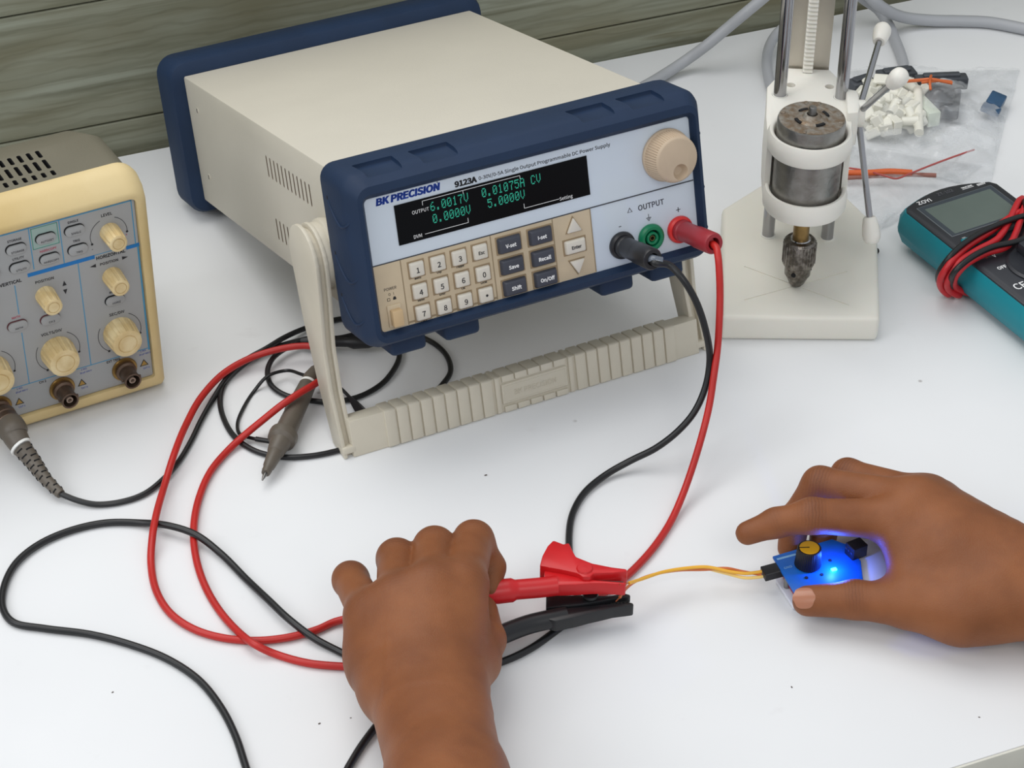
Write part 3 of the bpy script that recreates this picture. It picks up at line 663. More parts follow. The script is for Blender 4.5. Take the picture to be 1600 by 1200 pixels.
# rear channel and rack
ALU = mat('satin_aluminium', (196, 190, 180), .34, .85, var=.08, vscale=20)
b = MB(); b.add(prism([(-.0118, .0960), (.0145, .0960), (.0145, .1075), (.0125, .1075), (.0125, .0982), (-.0098, .0982), (-.0098, .1075), (-.0118, .1075)], .0184, .345, .0003, 1, True), ALU); b.build('upright_channel', dp)
b = MB(); tooth = []
for i in range(104):
    z = .030+i*.0030; tooth += [(-.0895, z), (-.0895, z+.0011), (-.0875, z+.0016), (-.0875, z+.0025)]
tooth = [(-y, z) for y, z in tooth]
poly = tooth+[(.0960, tooth[-1][1]), (.0960, .030)]
v, f = prism(poly, -.0032, .0032); b.add(([Vector((p.z+.0004, p.x, p.y)) for p in v], f), WHITE); b.build('gear_rack', dp)
# pinion housing and three-spoke feed handle
b = MB(); b.add(prism([(.024, .028), (.0310, .030), (.0320, .036), (.0320, .052), (.0310, .058), (.024, .060)], .1080, .1330, .0012, 2), WHITE); b.build('pinion_housing', dp, angle=40)
fh = MB(); hub = Vector((.032, .044, .1240)); fh.add(cyl(hub-Vector((.004, 0, 0)), hub+Vector((.004, 0, 0)), .0088, 28), WHITE); fhub = fh.build('feed_handle', dp)
for th, L, tilt in ((81, .080, .20), (-39, .058, .28), (201, .071, .18)):
    d = Vector((tilt, math.sin(R(th))*math.sqrt(1-tilt**2), math.cos(R(th))*math.sqrt(1-tilt**2)))
    a_ = hub+d*.006; e_ = hub+d*L
    s_ = MB(); s_.add(cyl(a_, e_, .0021, 18), CHROME); sp_ = s_.build('spoke', fhub)
    g = MB(); g.add(lathe([(0, 0), (.0036, 0), (.0044, .0010), (.0054, .0060), (.0060, .0115), (.0057, .0145), (.0042, .0172), (.0022, .0182), (0, .0185)], 28), WHITE, along(e_-d*.003, e_+d*.01)); g.build('spoke_grip', fhub)

# ================================================================== multimeter
A0 = at(1406, 328, .0314); A0.z = .0042; LD = Vector((.484, -.875, 0)).normalized(); WD = Vector((.875, .484, 0)).normalized()
MM_ = frame(A0, WD, -LD, Vector((0, 0, 1)))        # x across, y towards the top end, z up; top left corner of the face at the origin
meter = empty('multimeter', MM_, 'teal and black digital multimeter with its test leads wound around it', 'multimeter')
TEAL = mat('teal_rubber', (0, 134, 148), .5, var=.08, vscale=30, bump=.08); MBLK = mat('meter_black', (44, 46, 52), .42, var=.08, vscale=40)
WM, LM = .079, .175
def outline(ins, bow):
    pts = []; x0, x1 = ins, WM-ins
    top = [(x0, -.004-ins), (x0+.003, -ins+.0005)]+[(x0+.003+(x1-x0-.006)*i/10, -ins+.0005+bow*math.sin(PI*i/10)) for i in range(1, 10)]+[(x1-.003, -ins+.0005), (x1, -.004-ins)]
    y1 = -LM+ins
    return top+[(x1, y1+.010), (x1-.003, y1+.003), (x1-.010, y1), (x0+.010, y1), (x0+.003, y1+.003), (x0, y1+.010)]
def loft(loops, m, b):
    n = len(loops[0][0]); v = []; f = []
    for pl, z in loops: v += [Vector((p[0], p[1], z)) for p in pl]
    for i in range(len(loops)-1):
        for k in range(n): k2 = (k+1) % n; f.append([i*n+k2, i*n+k, (i+1)*n+k, (i+1)*n+k2])
    f.append(list(range(n))); f.append([(len(loops)-1)*n+k for k in range(n)][::-1]); b.add((v, f), m)
b = MB(); loft([(outline(.007, .006), .0), (outline(.001, .007), .004), (outline(-.0015, .008), .012), (outline(-.001, .0085), .022), (outline(.001, .0085), .0272)], TEAL, b); b.build('holster', meter, angle=40)
b = MB(); loft([(outline(.0012, .0084), .0262), (outline(.0018, .0082), .0282), (outline(.0032, .0074), .0292)], MBLK, b)
LCDM = mat('lcd_grey_green', (98, 110, 104), .22, var=.04)
lx0, lx1, ly1, ly0 = .0085, .0715, -.0065, -.0460
b.add(rbox(lx1-lx0, ly1-ly0, .0006, .0002, 1, c=((lx0+lx1)/2, (ly0+ly1)/2, .0292)), mat('lcd_frame_grey', (110, 116, 120), .4))
b.add(rbox(lx1-lx0-.0012, ly1-ly0-.0012, .0008, 0, c=((lx0+lx1)/2, (ly0+ly1)/2, .0292)), mat('lcd_dark_band', (58, 66, 74), .3))  # dark grey band between the frame and the LCD
b.add(rbox(lx1-lx0-.008, ly1-ly0-.006, .0009, 0, c=((lx0+lx1)/2, (ly0+ly1)/2-.001, .0292)), LCDM)
b.add(text_shape('ZOYI', .0054, bold=.0001, sx=1.15), WHITE_INK, T(.0185, -.0018, .02935)); b.add(text_shape('ZT-102', .0048), GREY_INK, T(.038, -.0010+.002, .02935))
b.add(text_shape('TRUE RMS', .0022, bold=.0001), WHITE_INK, T(.0555, -.0004, .02935)); b.add(rbox(.0095, .0004, .0001), WHITE_INK, T(.0555, -.0022, .02935)); b.add(text_shape('600V', .0036, bold=.0001), WHITE_INK, T(.0665, -.0020, .02935))
b.add(text_shape('OFF', .0046, bold=.0001), WHITE_INK, T(.0150, -.0900, .0294)); b.add(text_shape('CE', .0095, bold=.0001), WHITE_INK, T(.0120, -.1120, .0294)); b.add(text_shape('V', .0052, bold=.0001), WHITE_INK, T(.0190, -.0765, .0294)); b.add(text_shape('~', .0048), mat('orange_ink', (200, 90, 50), .5), T(.0130, -.0765, .0294))
mface = b.build('face', meter)
for i in range(4): MB().add(rbox(.0105, .0062, .0022, .0008, 2, c=(.0150+i*.0165, -.0560, .0302)), TEAL if i == 0 else MBLK).build('push_button', meter)
for i in range(4): MB().add(text_shape(('SEL', 'RAN', 'REL', 'HOLD')[i], .0024), WHITE_INK, T(.0150+i*.0165, -.0505, .0294)).build('button_caption', meter)
b = MB(); b.add(lathe([(0, .029), (.0215, .029), (.0222, .0300), (.0205, .0312), (.0190, .0306), (0, .0306)], 48), MBLK, T(.0395, -.0990, 0)); b.add(rbox(.012, .038, .008, .002, 2, c=(.0395, -.0990, .0340)), MBLK); b.build('selector_dial', meter)
# its leads, wound around it: strands over the face, down its left side, under it and up again
def px(*pts): return [at(*p) for p in pts]
def under(y): return [MM_ @ Vector(q) for q in ((.012, y, -.0021), (.040, y+.004, -.0021), (.070, y+.010, -.0021), (WM+.0035, y+.013, .006), (WM+.0045, y+.014, .020), (WM-.002, y+.014, .0315))]
def lead_wrap(strands, r_, m, label):
    e = empty('meter_lead', MM_ @ Matrix.Translation((0, -.07, .0)), label, 'test lead', 'leads wound around the multimeter')
    pts = []
    for i, st in enumerate(strands):
        pts += px(*st)
        if i < len(strands)-1: pts += under(-.047-.006*i-(.003 if m is BLACKCAB else 0))
    b_ = MB(); b_.add(tube(spline(pts, 6), r_, 12), m); b_.build('cable', e, world=True)
RL = mat('red_lead_silicone', (196, 32, 40), .42, var=.1, vscale=50)
lead_wrap([[(1640, 316, .037), (1590, 333, .037), (1550, 360, .037), (1508, 388, .037), (1484, 412, .036), (1470, 434, .026), (1471, 450, .013), (1483, 460, .0048)],
           [(1560, 372, .0365), (1525, 392, .0365), (1497, 412, .0355), (1481, 436, .025), (1483, 453, .012), (1499, 461, .0048)],
           [(1575, 384, .0370), (1540, 396, .0370), (1508, 414, .0355), (1492, 434, .025), (1494, 450, .012), (1514, 458, .0048)]], .0023, RL, 'red rubber lead wound round the middle of the multimeter')
lead_wrap([[(1640, 330, .041), (1590, 340, .041), (1540, 360, .041), (1502, 384, .041), (1482, 404, .038), (1468, 424, .027), (1467, 440, .013), (1478, 452, .0052)],
           [(1600, 372, .0415), (1550, 386, .0415), (1515, 404, .0405), (1492, 424, .0355), (1486, 440, .0215), (1490, 452, .010)]], .0020, BLACKCAB, 'black rubber lead wound round the middle of the multimeter')

# ================================================================== leads from the power supply
def wpt(x, y, z): return MP @ Vector((x/1000, y/1000, z/1000))
def perpface(a, b_): pass
def croc(name, parent, m, pivot_px, tip_px, z, body_px, upper, lower, thick, pivot_r):
    """flat-sided crocodile clip lying on its side: outline corners are given on the plane at height z"""
    c = MB()
    O = at(*pivot_px, z)
    def pl(px_): return [((at(u, v, z)-O).x, (at(u, v, z)-O).y) for u, v in px_]
    return O, pl
# --- black lead
blk = empty('test_lead', wpt(53.4, 0, 12.4), 'black test lead from the black output socket looping to the black clip', 'test lead')
def banana(parent, x, z, m, name, tail):
    b = MB(); o = wpt(x, -2, z); e = wpt(x+tail[0], -2-tail[1], z+tail[2])
    M_ = along(o, e); L = (e-o).length
    b.add(lathe([(0, 0), (.0064, 0), (.0068, .0008), (.0068, .0040), (.0062, .0048), (.0062, L*.50), (.0067, L*.53), (.0067, L*.96), (.0060, L), (.0038, L), (.0036, L-.008), (0, L-.008)], 28), m, M_)
    b.add(rbox(.0030, .0128, L*.42, .0010, 2, c=(0, 0, L*.74)), m, M_)
    b.add(lathe([(0, 0), (.0020, 0), (.0020, .006), (0, .006)], 14), STEEL, M_ @ Matrix.Translation((0, 0, -.005)))
    return b.build(name, parent, world=True), e, M_, L
BP = mat('black_plug_plastic', (30, 30, 33), .38, var=.1); RP = mat('dark_red_plug_plastic', (158, 40, 50), .42, var=.08)
_, be, bM, bL = banana(blk, 53.4, 12.4, BP, 'banana_plug', (1, 35, 1.0))
clear = mat('clear_heat_sleeve', (150, 160, 175), .15, trans=.6, spec=.6)
b = MB(); b.add(tube(spline([be-(bM.to_3x3() @ Vector((0, 0, .008))), be, at(1034, 409, be.z-.001)], 6), .0029, 12), clear); b.build('cable_sleeve', blk, world=True)
pts = [be-(bM.to_3x3() @ Vector((0, 0, .006))), be+Vector((.0012, -.0028, -.0006))]+px((1045, 414, .1170), (1066, 435, .1120), (1088, 472, .099), (1103, 518, .082), (1109, 560, .064), (1103, 602, .049), (1086, 642, .036), (1060, 673, .026), (1025, 700, .016), (985, 720, .0085), (948, 741, .0040), (915, 768, .0024), (895, 802, .0023), (889, 840, .0023), (892, 880, .0023), (900, 915, .0023), (902, 945, .0023), (885, 972, .0023), (860, 992, .0023), (828, 1014, .0023), (785, 1034, .0023), (720, 1052, .0023), (640, 1055, .0023), (575, 1040, .0023), (530, 1018, .0023), (492, 998, .0040), (452, 968, .0066), (420, 938, .0060), (385, 905, .0030), (345, 865, .0040), (305, 835, .0066), (262, 821, .0066), (220, 817, .0030), (165, 817, .0023), (110, 829, .0023), (60, 851, .0023), (25, 880, .0023), (6, 918, .0023), (5, 952, .0023), (22, 973, .0023), (70, 982, .0023), (140, 991, .0023), (200, 1006, .0023), (260, 1029, .0023), (310, 1062, .0023), (345, 1105, .0023), (368, 1150, .0023), (384, 1198, .0023), (405, 1260, .0023), (450, 1300, .0023), (505, 1270, .0023), (545, 1198, .0023), (570, 1158, .0023), (610, 1110, .003), (670, 1060, .006), (730, 1022, .011), (768, 1001, .0150), (790, 991, .0155))
b = MB(); b.add(tube(spline(pts, 7), .0021, 12), BLACKCAB); b.build('cable', blk, world=True)
# black crocodile clip, held at its barrel
def plane_prism(px_, z, th, r_=.0012):
    P_ = [at(u, v, z) for u, v in px_]; return prism([(q.x, q.y) for q in P_], z-th/2, z+th/2, r_, 2)
CLB = mat('black_clip_plastic', (27, 28, 31), .40, var=.15, vscale=60); CLR = mat('red_clip_plastic', (206, 24, 30), .38, var=.08, vscale=60)
ZB = .0135
cl = MB(); cl.add(tube(spline(px((740, 1012, .0170), (788, 990, ZB+.001), (825, 976, ZB), (862, 967, ZB), (885, 962, ZB)), 5), lambda t: .0056-.0003*t, 20), CLB); cbz = cl.build('crocodile_clip', blk, world=True)
b = MB(); b.add(plane_prism([(856, 960), (905, 956), (945, 952), (984, 949), (990, 951), (989, 954), (982, 955), (958, 958), (942, 962), (920, 967), (898, 973), (868, 979), (856, 976)], ZB, .0080, .0016), CLB); b.build('lower_jaw', cbz, world=True)
b = MB(); b.add(plane_prism([(853, 938), (880, 938), (922, 938), (950, 939), (975, 935), (984, 937), (985, 940), (978, 941), (960, 943), (935, 948), (905, 953), (853, 958)], ZB+.001, .0080, .0016), CLB)
b.add(lathe([(0, .005), (.0035, .005), (.0045, .0066), (.0040, .0078), (0, .0080)], 24), CLB, Matrix.Translation(at(922, 944, ZB))); b.build('upper_jaw', cbz, world=True)
def teeth(a_, b_, n, z, up_=1):
    A_ = at(*a_, z); B_ = at(*b_, z); d = (B_-A_); L = d.length; d.normalize(); nrm = Vector((-d.y, d.x, 0))*up_; pts_ = [A_]
    for i in range(n): pts_ += [A_+d*(L*(i+.5)/n)+nrm*.0009, A_+d*(L*(i+1)/n)]
    pts_ += [B_-nrm*.0008, A_-nrm*.0008]; return prism([(q.x, q.y) for q in pts_], z-.0015, z+.0015)
b = MB(); b.add(teeth((942, 947), (984, 943), 8, ZB, -1), STEEL); b.add(teeth((942, 950), (984, 947), 8, ZB, 1), STEEL); b.build('jaw_teeth', cbz, world=True)

# --- red lead
red = empty('test_lead', wpt(93.2, 0, 12.2), 'red test lead from the red output socket looping to the red clip', 'test lead')
_, re_, rM, rL = banana(red, 93.2, 12.2, RP, 'banana_plug', (1.5, 37, 1.0))
pts = [re_-(rM.to_3x3() @ Vector((0, 0, .006))), re_+Vector((.0010, -.0022, -.0008))]+px((1122, 401, .1165), (1124, 425, .1090), (1125, 460, .0970), (1124, 500, .0840), (1121, 545, .0690), (1115, 590, .0550), (1108, 635, .0410), (1097, 680, .028), (1082, 730, .016), (1066, 775, .0075), (1048, 815, .0030), (1024, 852, .0024), (998, 882, .0024), (972, 906, .0024), (945, 925, .0024), (905, 942, .0028), (895, 948, .0062), (860, 960, .0040), (820, 970, .0024), (780, 985, .0024), (720, 1010, .0024), (650, 1032, .0024), (580, 1042, .0024), (530, 1041, .0024), (480, 1036, .0024), (430, 1022, .0026), (400, 1008, .0066), (370, 985, .0040), (340, 950, .0024), (318, 910, .0024), (305, 865, .0028), (303, 820, .0030), (312, 775, .0024), (330, 735, .0026), (360, 700, .0030), (382, 680, .0062), (410, 657, .0125), (440, 633, .0185), (470, 613, .0205), (492, 600, .0200), (508, 587, .0160), (513, 570, .0115), (508, 553, .0120), (490, 542, .0130), (465, 541, .0125), (430, 547, .0110), (390, 560, .0085), (350, 583, .0070), (315, 620, .0060), (290, 665, .0075), (272, 710, .0100), (258, 755, .0060), (244, 805, .0075), (238, 840, .0068), (236, 880, .0024), (245, 925, .0024), (268, 960, .0024), (305, 984, .0024), (350, 997, .0024), (400, 1001, .0024), (450, 996, .0028), (495, 984, .0026), (525, 971, .0030), (570, 962, .006), (630, 950, .015), (700, 938, .0265), (745, 930, .0280), (770, 926, .0285))
b = MB(); b.add(tube(spline(pts, 7), .0022, 12), REDCAB); b.build('cable', red, world=True)
ZR = .0285
cl = MB(); cl.add(tube(spline(px((735, 930, ZR), (768, 926, ZR), (800, 922, ZR), (822, 920, ZR), (845, 918, ZR), (870, 915, ZR)), 4), lambda t: .0062 if t < .25 else (.0067 if t < .45 else .0056), 20), CLR); crz = cl.build('crocodile_clip', red, world=True)
b = MB(); b.add(plane_prism([(850, 900), (880, 905), (905, 911), (930, 915), (978, 919), (977, 922), (960, 921), (945, 920), (925, 920), (900, 922), (862, 923), (850, 919)], ZR, .0085, .0018), CLR); b.build('lower_jaw', crz, world=True)
b = MB(); b.add(plane_prism([(843, 896), (847, 880), (855, 865), (864, 856), (870, 858), (880, 862), (889, 860), (895, 873), (900, 882), (925, 892), (955, 898), (979, 901), (980, 905), (958, 907), (928, 908), (922, 914), (910, 914), (902, 908), (880, 903), (858, 899)], ZR+.0012, .0118, .0018), CLR)
b.add(lathe([(0, .005), (.0042, .005), (.0046, .0072), (.0040, .0080), (0, .0082)], 24), CLR, Matrix.Translation(at(913, 904, ZR))); b.build('upper_jaw', crz, world=True)
b = MB(); b.add(teeth((926, 911), (974, 913), 10, ZR, -1), STEEL); b.add(teeth((926, 913), (974, 917), 10, ZR, 1), STEEL); b.build('jaw_teeth', crz, world=True)

# ================================================================== thin jumper wires, from the clips to the small board
YW = mat('yellow_wire', (236, 176, 50), .45); OW = mat('orange_wire', (206, 112, 60), .45); COP = mat('copper_core', (190, 110, 70), .3, .9)
def wire(name, pts_, r_, m, label, cat='wire', group=None, strip=None):
    e = empty(name, pts_[0], label, cat, group); b_ = MB(); b_.add(tube(spline(pts_, 8), r_, 10), m); b_.build('insulation', e, world=True)
    if strip: s_ = MB(); s_.add(tube(spline(strip, 4), .0004, 6), COP); s_.build('bare_end', e, world=True)
    return e
wire('jumper_wire', px((983, 911, .0300), (1005, 904, .024), (1035, 894, .020), (1070, 888, .018), (1105, 886, .017), (1140, 893, .0145), (1165, 896, .0135), (1190, 893, .0135)), .00095, YW, 'yellow wire from the red clip to the blue board', strip=px((968, 913, .0325), (983, 911, .0300)))
wire('jumper_wire', px((968, 934, .0205), (976, 922, .0215), (992, 909, .0205), (1020, 898, .0190), (1060, 891, .0165), (1100, 890, .0150), (1135, 888, .0150), (1160, 893, .0125), (1190, 898, .0120)), .00085, OW, 'orange wire from the black clip to the blue board', strip=px((962, 940, .0200), (968, 934, .0205)))
wire('jumper_wire', px((1108, 889, .0135), (1135, 896, .0120), (1165, 903, .0115), (1192, 901, .0115)), .0009, mat('pale_yellow_wire', (240, 205, 120), .45), 'short pale yellow wire beside the orange wire at the connector')

# ================================================================== small blue speed-control board in the right hand
ZP = .0165
O_ = at(1280, 885, 0); xb = (at(1318, 838, ZP)-at(1207, 868, ZP)); xb.z = 0; xb.normalize(); yb = Vector((-xb.y, xb.x, 0))
MBd = frame(O_, xb, yb, Vector((0, 0, 1)))
brd = empty('controller_board', MBd, 'small blue control board with a lit blue LED and yellow-topped knob under the right hand', 'circuit board')
def B(u, v, z): q = MBd.inverted() @ at(u, v, z); return q
def bpoly(px_, z0, z1, r_=.0004): return prism([(B(u, v, z1).x, B(u, v, z1).y) for u, v in px_], z0, z1, r_, 2)
PCB = mat('blue_circuit_board', (8, 100, 196), .5, var=.1, vscale=120)
b = MB(); b.add(bpoly([(1207, 869), (1300, 842), (1322, 850), (1345, 876), (1349, 908), (1318, 925), (1246, 934)], ZP-.0016, ZP), PCB)
for (u, v) in ((1284, 898), (1260, 903), (1297, 876)): b.add(lathe([(0, 0), (.0011, 0), (.0010, .0004), (0, .0004)], 14), SLOT, Matrix.Translation(B(u, v, ZP)))
b.add(text_shape('GND', .0026, sx=1.1), mat('faded_print', (130, 180, 225), .5), Matrix.Translation(B(1231, 886, ZP+.0001))); b.add(rbox(.012, .0015, .0001), MATS['faded_print'], Matrix.Translation(B(1229, 870, ZP)) @ Matrix.Rotation(0, 4, 'Z'))
b.build('circuit_board', brd)
b = MB(); b.add(bpoly([(1212, 905), (1222, 885), (1376, 846), (1396, 912), (1300, 935), (1240, 948)], 0.0004, .0030), mat('frosted_base_plate', (226, 228, 238), .35)); b.build('base_plate', brd)
b = MB(); b.add(bpoly([(1290, 856), (1372, 842), (1393, 906), (1330, 925), (1290, 920)], .0128, .0145), MATS['frosted_base_plate']); b.build('upper_plate', brd)
b = MB(); b.add(bpoly([(1219, 892), (1235, 884), (1330, 862), (1335, 905), (1248, 940)], .0040, .0056), mat('red_circuit_board', (170, 24, 30), .4, var=.1)); b.build('under_board', brd)
for (u, v) in ((1232, 890), (1310, 868), (1258, 925), (1330, 905)):
    q = B(u, v, .016); b = MB(); b.add(lathe([(0, .0030), (.0018, .0030), (.0018, .0150), (0, .0150)], 12), STEEL, Matrix.Translation((q.x, q.y, 0))); b.build('standoff', brd)
b = MB(); b.add(rbox(.020, .008, .006, .0004, 1, c=B(1275, 893, .0118)), DARKPL); b.build('component_block', brd)
kq = B(1262, 882, ZP); KT = mat('knob_yellow_cap', (224, 168, 20), .4)
b = MB(); b.add(knurled([(.0076, .0002, ZP+.0006), (.0072, .0003, ZP+.004), (.0069, .0003, ZP+.0118), (.0064, 0, ZP+.0124), (.0002, 0, ZP+.0124)], 40, 4), DARKPL, Matrix.Translation((kq.x, kq.y, 0)))
b.add(lathe([(0, 0), (.0057, 0), (.0055, .0004), (0, .0004)], 32), KT, Matrix.Translation((kq.x, kq.y, ZP+.0122))); b.add(rbox(.0058, .0005, .0003, 0, c=(-.0029, 0, .0005)), SLOT, Matrix.Translation((kq.x, kq.y, ZP+.0122)) @ Matrix.Rotation(R(-20), 4, 'Z')); b.build('control_knob', brd)
b = MB(); lq = B(1303, 889, ZP+.001); b.add(rbox(.0032, .0020, .0012, .0003, 2, c=(lq.x, lq.y, ZP+.0006)), mat('blue_led', (60, 200, 255), .3, emit=(40, 190, 255), es=14.)); b.build('led', brd)
b = MB(); hq = B(1338, 863, ZP); b.add(rbox(.0100, .0080, .0085, .0004, 1), DARKPL, Matrix.Translation((hq.x-.0010, hq.y-.001, ZP+.0035)) @ Matrix.Rotation(R(8), 4, 'Z'))
for k in (-1, 0, 1): b.add(rbox(.0004, .0014, .0014, 0, c=(-.0052, k*.0025, .0010)), STEEL, Matrix.Translation((hq.x-.0010, hq.y-.001, ZP+.0035)) @ Matrix.Rotation(R(8), 4, 'Z'))
b.build('output_header', brd)
b = MB(); a_ = B(1192, 897, .0125); e_ = B(1222, 889, .0135); b.add(rbox(.0080, .0052, (e_-a_).length, .0004, 1, c=(0, 0, (e_-a_).length/2)), DARKPL, along(a_, e_, 0))
for k in (-1, 0, 1): b.add(rbox(.0010, .0004, .0030, 0), STEEL, along(a_, e_, 0) @ Matrix.Translation((k*.0024, -.0027, .0085)))
b.build('input_connector', brd)
# the LED's light
ld = bpy.data.lights.new('blue_led_light', 'POINT'); ld.energy = .06; ld.color = (.03, .13, 1); ld.shadow_soft_size = .0015
lo = bpy.data.objects.new('blue_led_light', ld); COL.objects.link(lo); lo.location = at(1303, 889, ZP+.0015)+Vector((0, 0, .0055))

# ================================================================== oscilloscope probe, its cable and connector
PRB = mat('probe_brown_grey', (98, 90, 80), .45, var=.1, vscale=60); WB_ = mat('white_marker_ring', (232, 232, 228), .4)
prb = empty('oscilloscope_probe', at(445, 660, 0), 'brown-grey oscilloscope probe with a coiled black cable plugged into the oscilloscope', 'probe')
pt = at(410, 750, .0073)
Mq = along(pt, at(492, 577, .0120)); L = (at(492, 577, .0120)-pt).length
b = MB(); b.add(lathe([(0, .0000), (.0004, .0000), (.0009, .0035), (.0011, .0060), (.0026, .0062), (.0030, .0085), (.0030, .0115), (.0036, .0125), (.0046, .0240), (.0046, .0250), (.0052, .0258), (.0064, .0350), (.0086, .0370), (.0090, .0405), (.0088, .0425), (.0066, .0440), (.0062, .060), (.0058, .080), (.0052, .0930), (.0047, L*.93), (.0030, L), (0, L)], 32), PRB, Mq)
pbd = b.build('probe_body', prb, world=True)
b = MB(); b.add(lathe([(0, -.0002), (.0005, -.0002), (.0011, .0032), (.0013, .0062), (0, .0062)], 16), STEEL, Mq); b.build('probe_tip', pbd, world=True)
for c_k in b.v[:0]: pass
b = MB(); b.add(lathe([(.0050, .0905), (.00545, .0905), (.00545, .0925), (.0050, .0925)], 28, closed=True), WB_, Mq); mr = b.build('marker_ring', pbd, world=True)
b = MB(); b.add(rbox(.0016, .0016, .0130, .0004, 1, c=(.0060, 0, .071)), SLOT, Mq); b.build('attenuation_switch', pbd, world=True)
r_p = .00175
pts = px((493, 574, .0120), (500, 555, .0080), (498, 540, .0060), (482, 532, .0060), (455, 540, .0060), (428, 558, .0052), (418, 580, .0040), (424, 602, .0030), (445, 617, .0020), (480, 625, .0020), (520, 628, .0019), (560, 620, .0019), (595, 601, .0019), (615, 578, .0019), (624, 555, .0019), (615, 535, .0019), (590, 522, .0019), (560, 522, .0020), (530, 528, .0020), (480, 530, .0022), (445, 538, .0020), (410, 550, .0020), (380, 570, .0020), (352, 598, .0020), (344, 625, .0020), (350, 655, .0020), (368, 684, .0019), (400, 705, .0019), (440, 714, .0019), (480, 713, .0019), (520, 706, .0019), (570, 690, .0019), (620, 660, .0019), (665, 625, .0019), (692, 600, .0019), (704, 580, .0019), (698, 556, .0019), (680, 538, .0019), (655, 525, .0019), (625, 512, .0019), (585, 500, .0019), (545, 497, .0020), (510, 503, .0024), (477, 513, .0034), (445, 527, .0055), (415, 545, .0058), (385, 562, .0050), (355, 590, .0036), (335, 620, .0026), (315, 655, .0022), (298, 690, .0020), (280, 720, .0020), (256, 748, .0020), (225, 772, .0020), (190, 784, .0020), (150, 788, .0024), (118, 781, .0036), (94, 771, .0052))
b = MB(); b.add(tube(spline(pts, 7), r_p, 10), BLACKCAB); b.build('cable', prb, world=True)
# ground lead with its small clip
pts = px((418, 689, .0045), (395, 685, .0032), (375, 678, .0018), (371, 662, .0014), (380, 638, .0013), (398, 610, .0013), (418, 588, .0075), (448, 579, .0068), (475, 586, .0120), (500, 590, .0130), (530, 605, .0060), (550, 625, .0035))
b = MB(); b.add(tube(spline(pts, 7), .0011, 8), BLACKCAB); gl = b.build('ground_lead', prb, world=True)
b = MB(); b.add(cyl(at(424, 690, .0050), at(400, 686, .0035), .0016, 12), BLACKCAB); b.build('lead_boot', gl, world=True)
b = MB()
A_, B_ = at(549, 623, .0040), at(578, 660, .0045); b.add(lathe([(0, 0), (.0018, 0), (.0030, .008), (.0042, .020), (.0036, .024), (0, .024)], 4), DARKPL, along(A_, B_)); b.build('ground_clip', gl, world=True)
# thick probe accessories behind the handle
tg = empty('probe_hook', at(545, 532, 0), 'black probe hook attachment lying behind the left handle arm', 'probe attachment')
b = MB(); A_, B_ = at(470, 533, .0070), at(585, 536, .0080); b.add(lathe([(0, 0), (.0024, 0), (.0034, .004), (.0036, .020), (.0030, .024), (.0030, .030), (.0042, .034), (.0034, .044), (.0012, .050), (0, .050)], 20), DARKPL, along(A_, B_)); b.build('hook_body', tg, world=True)
# connector on the oscilloscope
cq = MS @ Vector((-.107, 0, .022)); dn = (MS.to_3x3() @ Vector((0, -1, 0))).normalized()
e0 = cq+dn*.0060; 
pc = [e0, cq+dn*.020, at(22, 683, .0200), at(38, 702, .0165), at(52, 722, .0125), at(70, 747, .0085), at(95, 772, .0052)]
b = MB(); b.add(lathe([(0, 0), (.0068, 0), (.0074, .001), (.0074, .0050), (.0068, .0058), (.0074, .0064), (.0078, .0110), (.0070, .0122), (0, .0122)], 30), BROWNM, along(e0, cq+dn*.03)); b.add(lathe([(.0070, .0118), (.0080, .0120), (.0080, .0130), (.0070, .0132)], 30, closed=True), CHROME, along(e0, cq+dn*.03)); bcon = b.build('probe_connector', prb, world=True)
q1 = e0+dn*.0132
b = MB(); b.add(tube(spline([q1, q1+dn*.006, at(24, 682, .0205), at(33, 697, .0180)], 5), lambda t: .0086 if t < .35 else .0086-.0022*(t-.35)/.65, 24), PRB); bsh = b.build('connector_shell', bcon, world=True)
b = MB(); b.add(tube([at(32, 697, .0180), at(34.5, 700, .0174)], .0070, 24), WB_); b.build('marker_ring', bcon, world=True)
sr = spline([at(34.5, 700, .0174), at(52, 722, .0125), at(70, 747, .0085), at(95, 772, .0052)], 6)
b = MB(); b.add(tube(sr, lambda t: .0060-.0032*t, 20), PRB)
for i in range(2, len(sr)-2):
    t = i/(len(sr)-1); d = (sr[i+1]-sr[i-1]).normalized(); M_ = along(sr[i], sr[i]+d)
    for a in (20, 140, 260): b.add(rbox(.0010, .0046*(1-.4*t), .0009, .0002, 1, c=(.0057-.0031*t, 0, 0)), SLOT, M_ @ Matrix.Rotation(R(a+(60 if i % 2 else 0)), 4, 'Z'))
b.build('strain_relief', bcon, world=True)

# ================================================================== grey mains cables at the back
GC = mat('grey_cable_sheath', (168, 170, 174), .42, var=.05, vscale=20)
def cable(pts_, r_, label): e = empty('power_cable', pts_[0], label, 'cable', 'grey power cables behind the equipment'); b_ = MB(); b_.add(tube(spline(pts_, 8), r_, 14), GC); b_.build('sheath', e, world=True)
cable(px((930, 165, .005), (975, 150, .005), (1010, 133, .005), (1045, 112, .006), (1075, 92, .012), (1105, 70, .024), (1135, 45, .036), (1165, 20, .050), (1195, -5, .062), (1240, -45, .08)), .0043, 'grey cable rising from behind the power supply along the wall')
cable(px((1225, 160, .005), (1208, 140, .005), (1199, 110, .006), (1200, 80, .008), (1212, 55, .012), (1232, 36, .018), (1262, 10, .026), (1290, -20, .035)), .0040, 'grey cable curling behind the drill press columns')
cable(px((1325, -30, .040), (1345, -5, .026), (1372, 15, .013), (1388, 38, .0055), (1400, 66, .0043), (1409, 90, .0043), (1412, 108, .0043), (1405, 125, .0043)), .0042, 'grey cable running down behind the plastic bag')
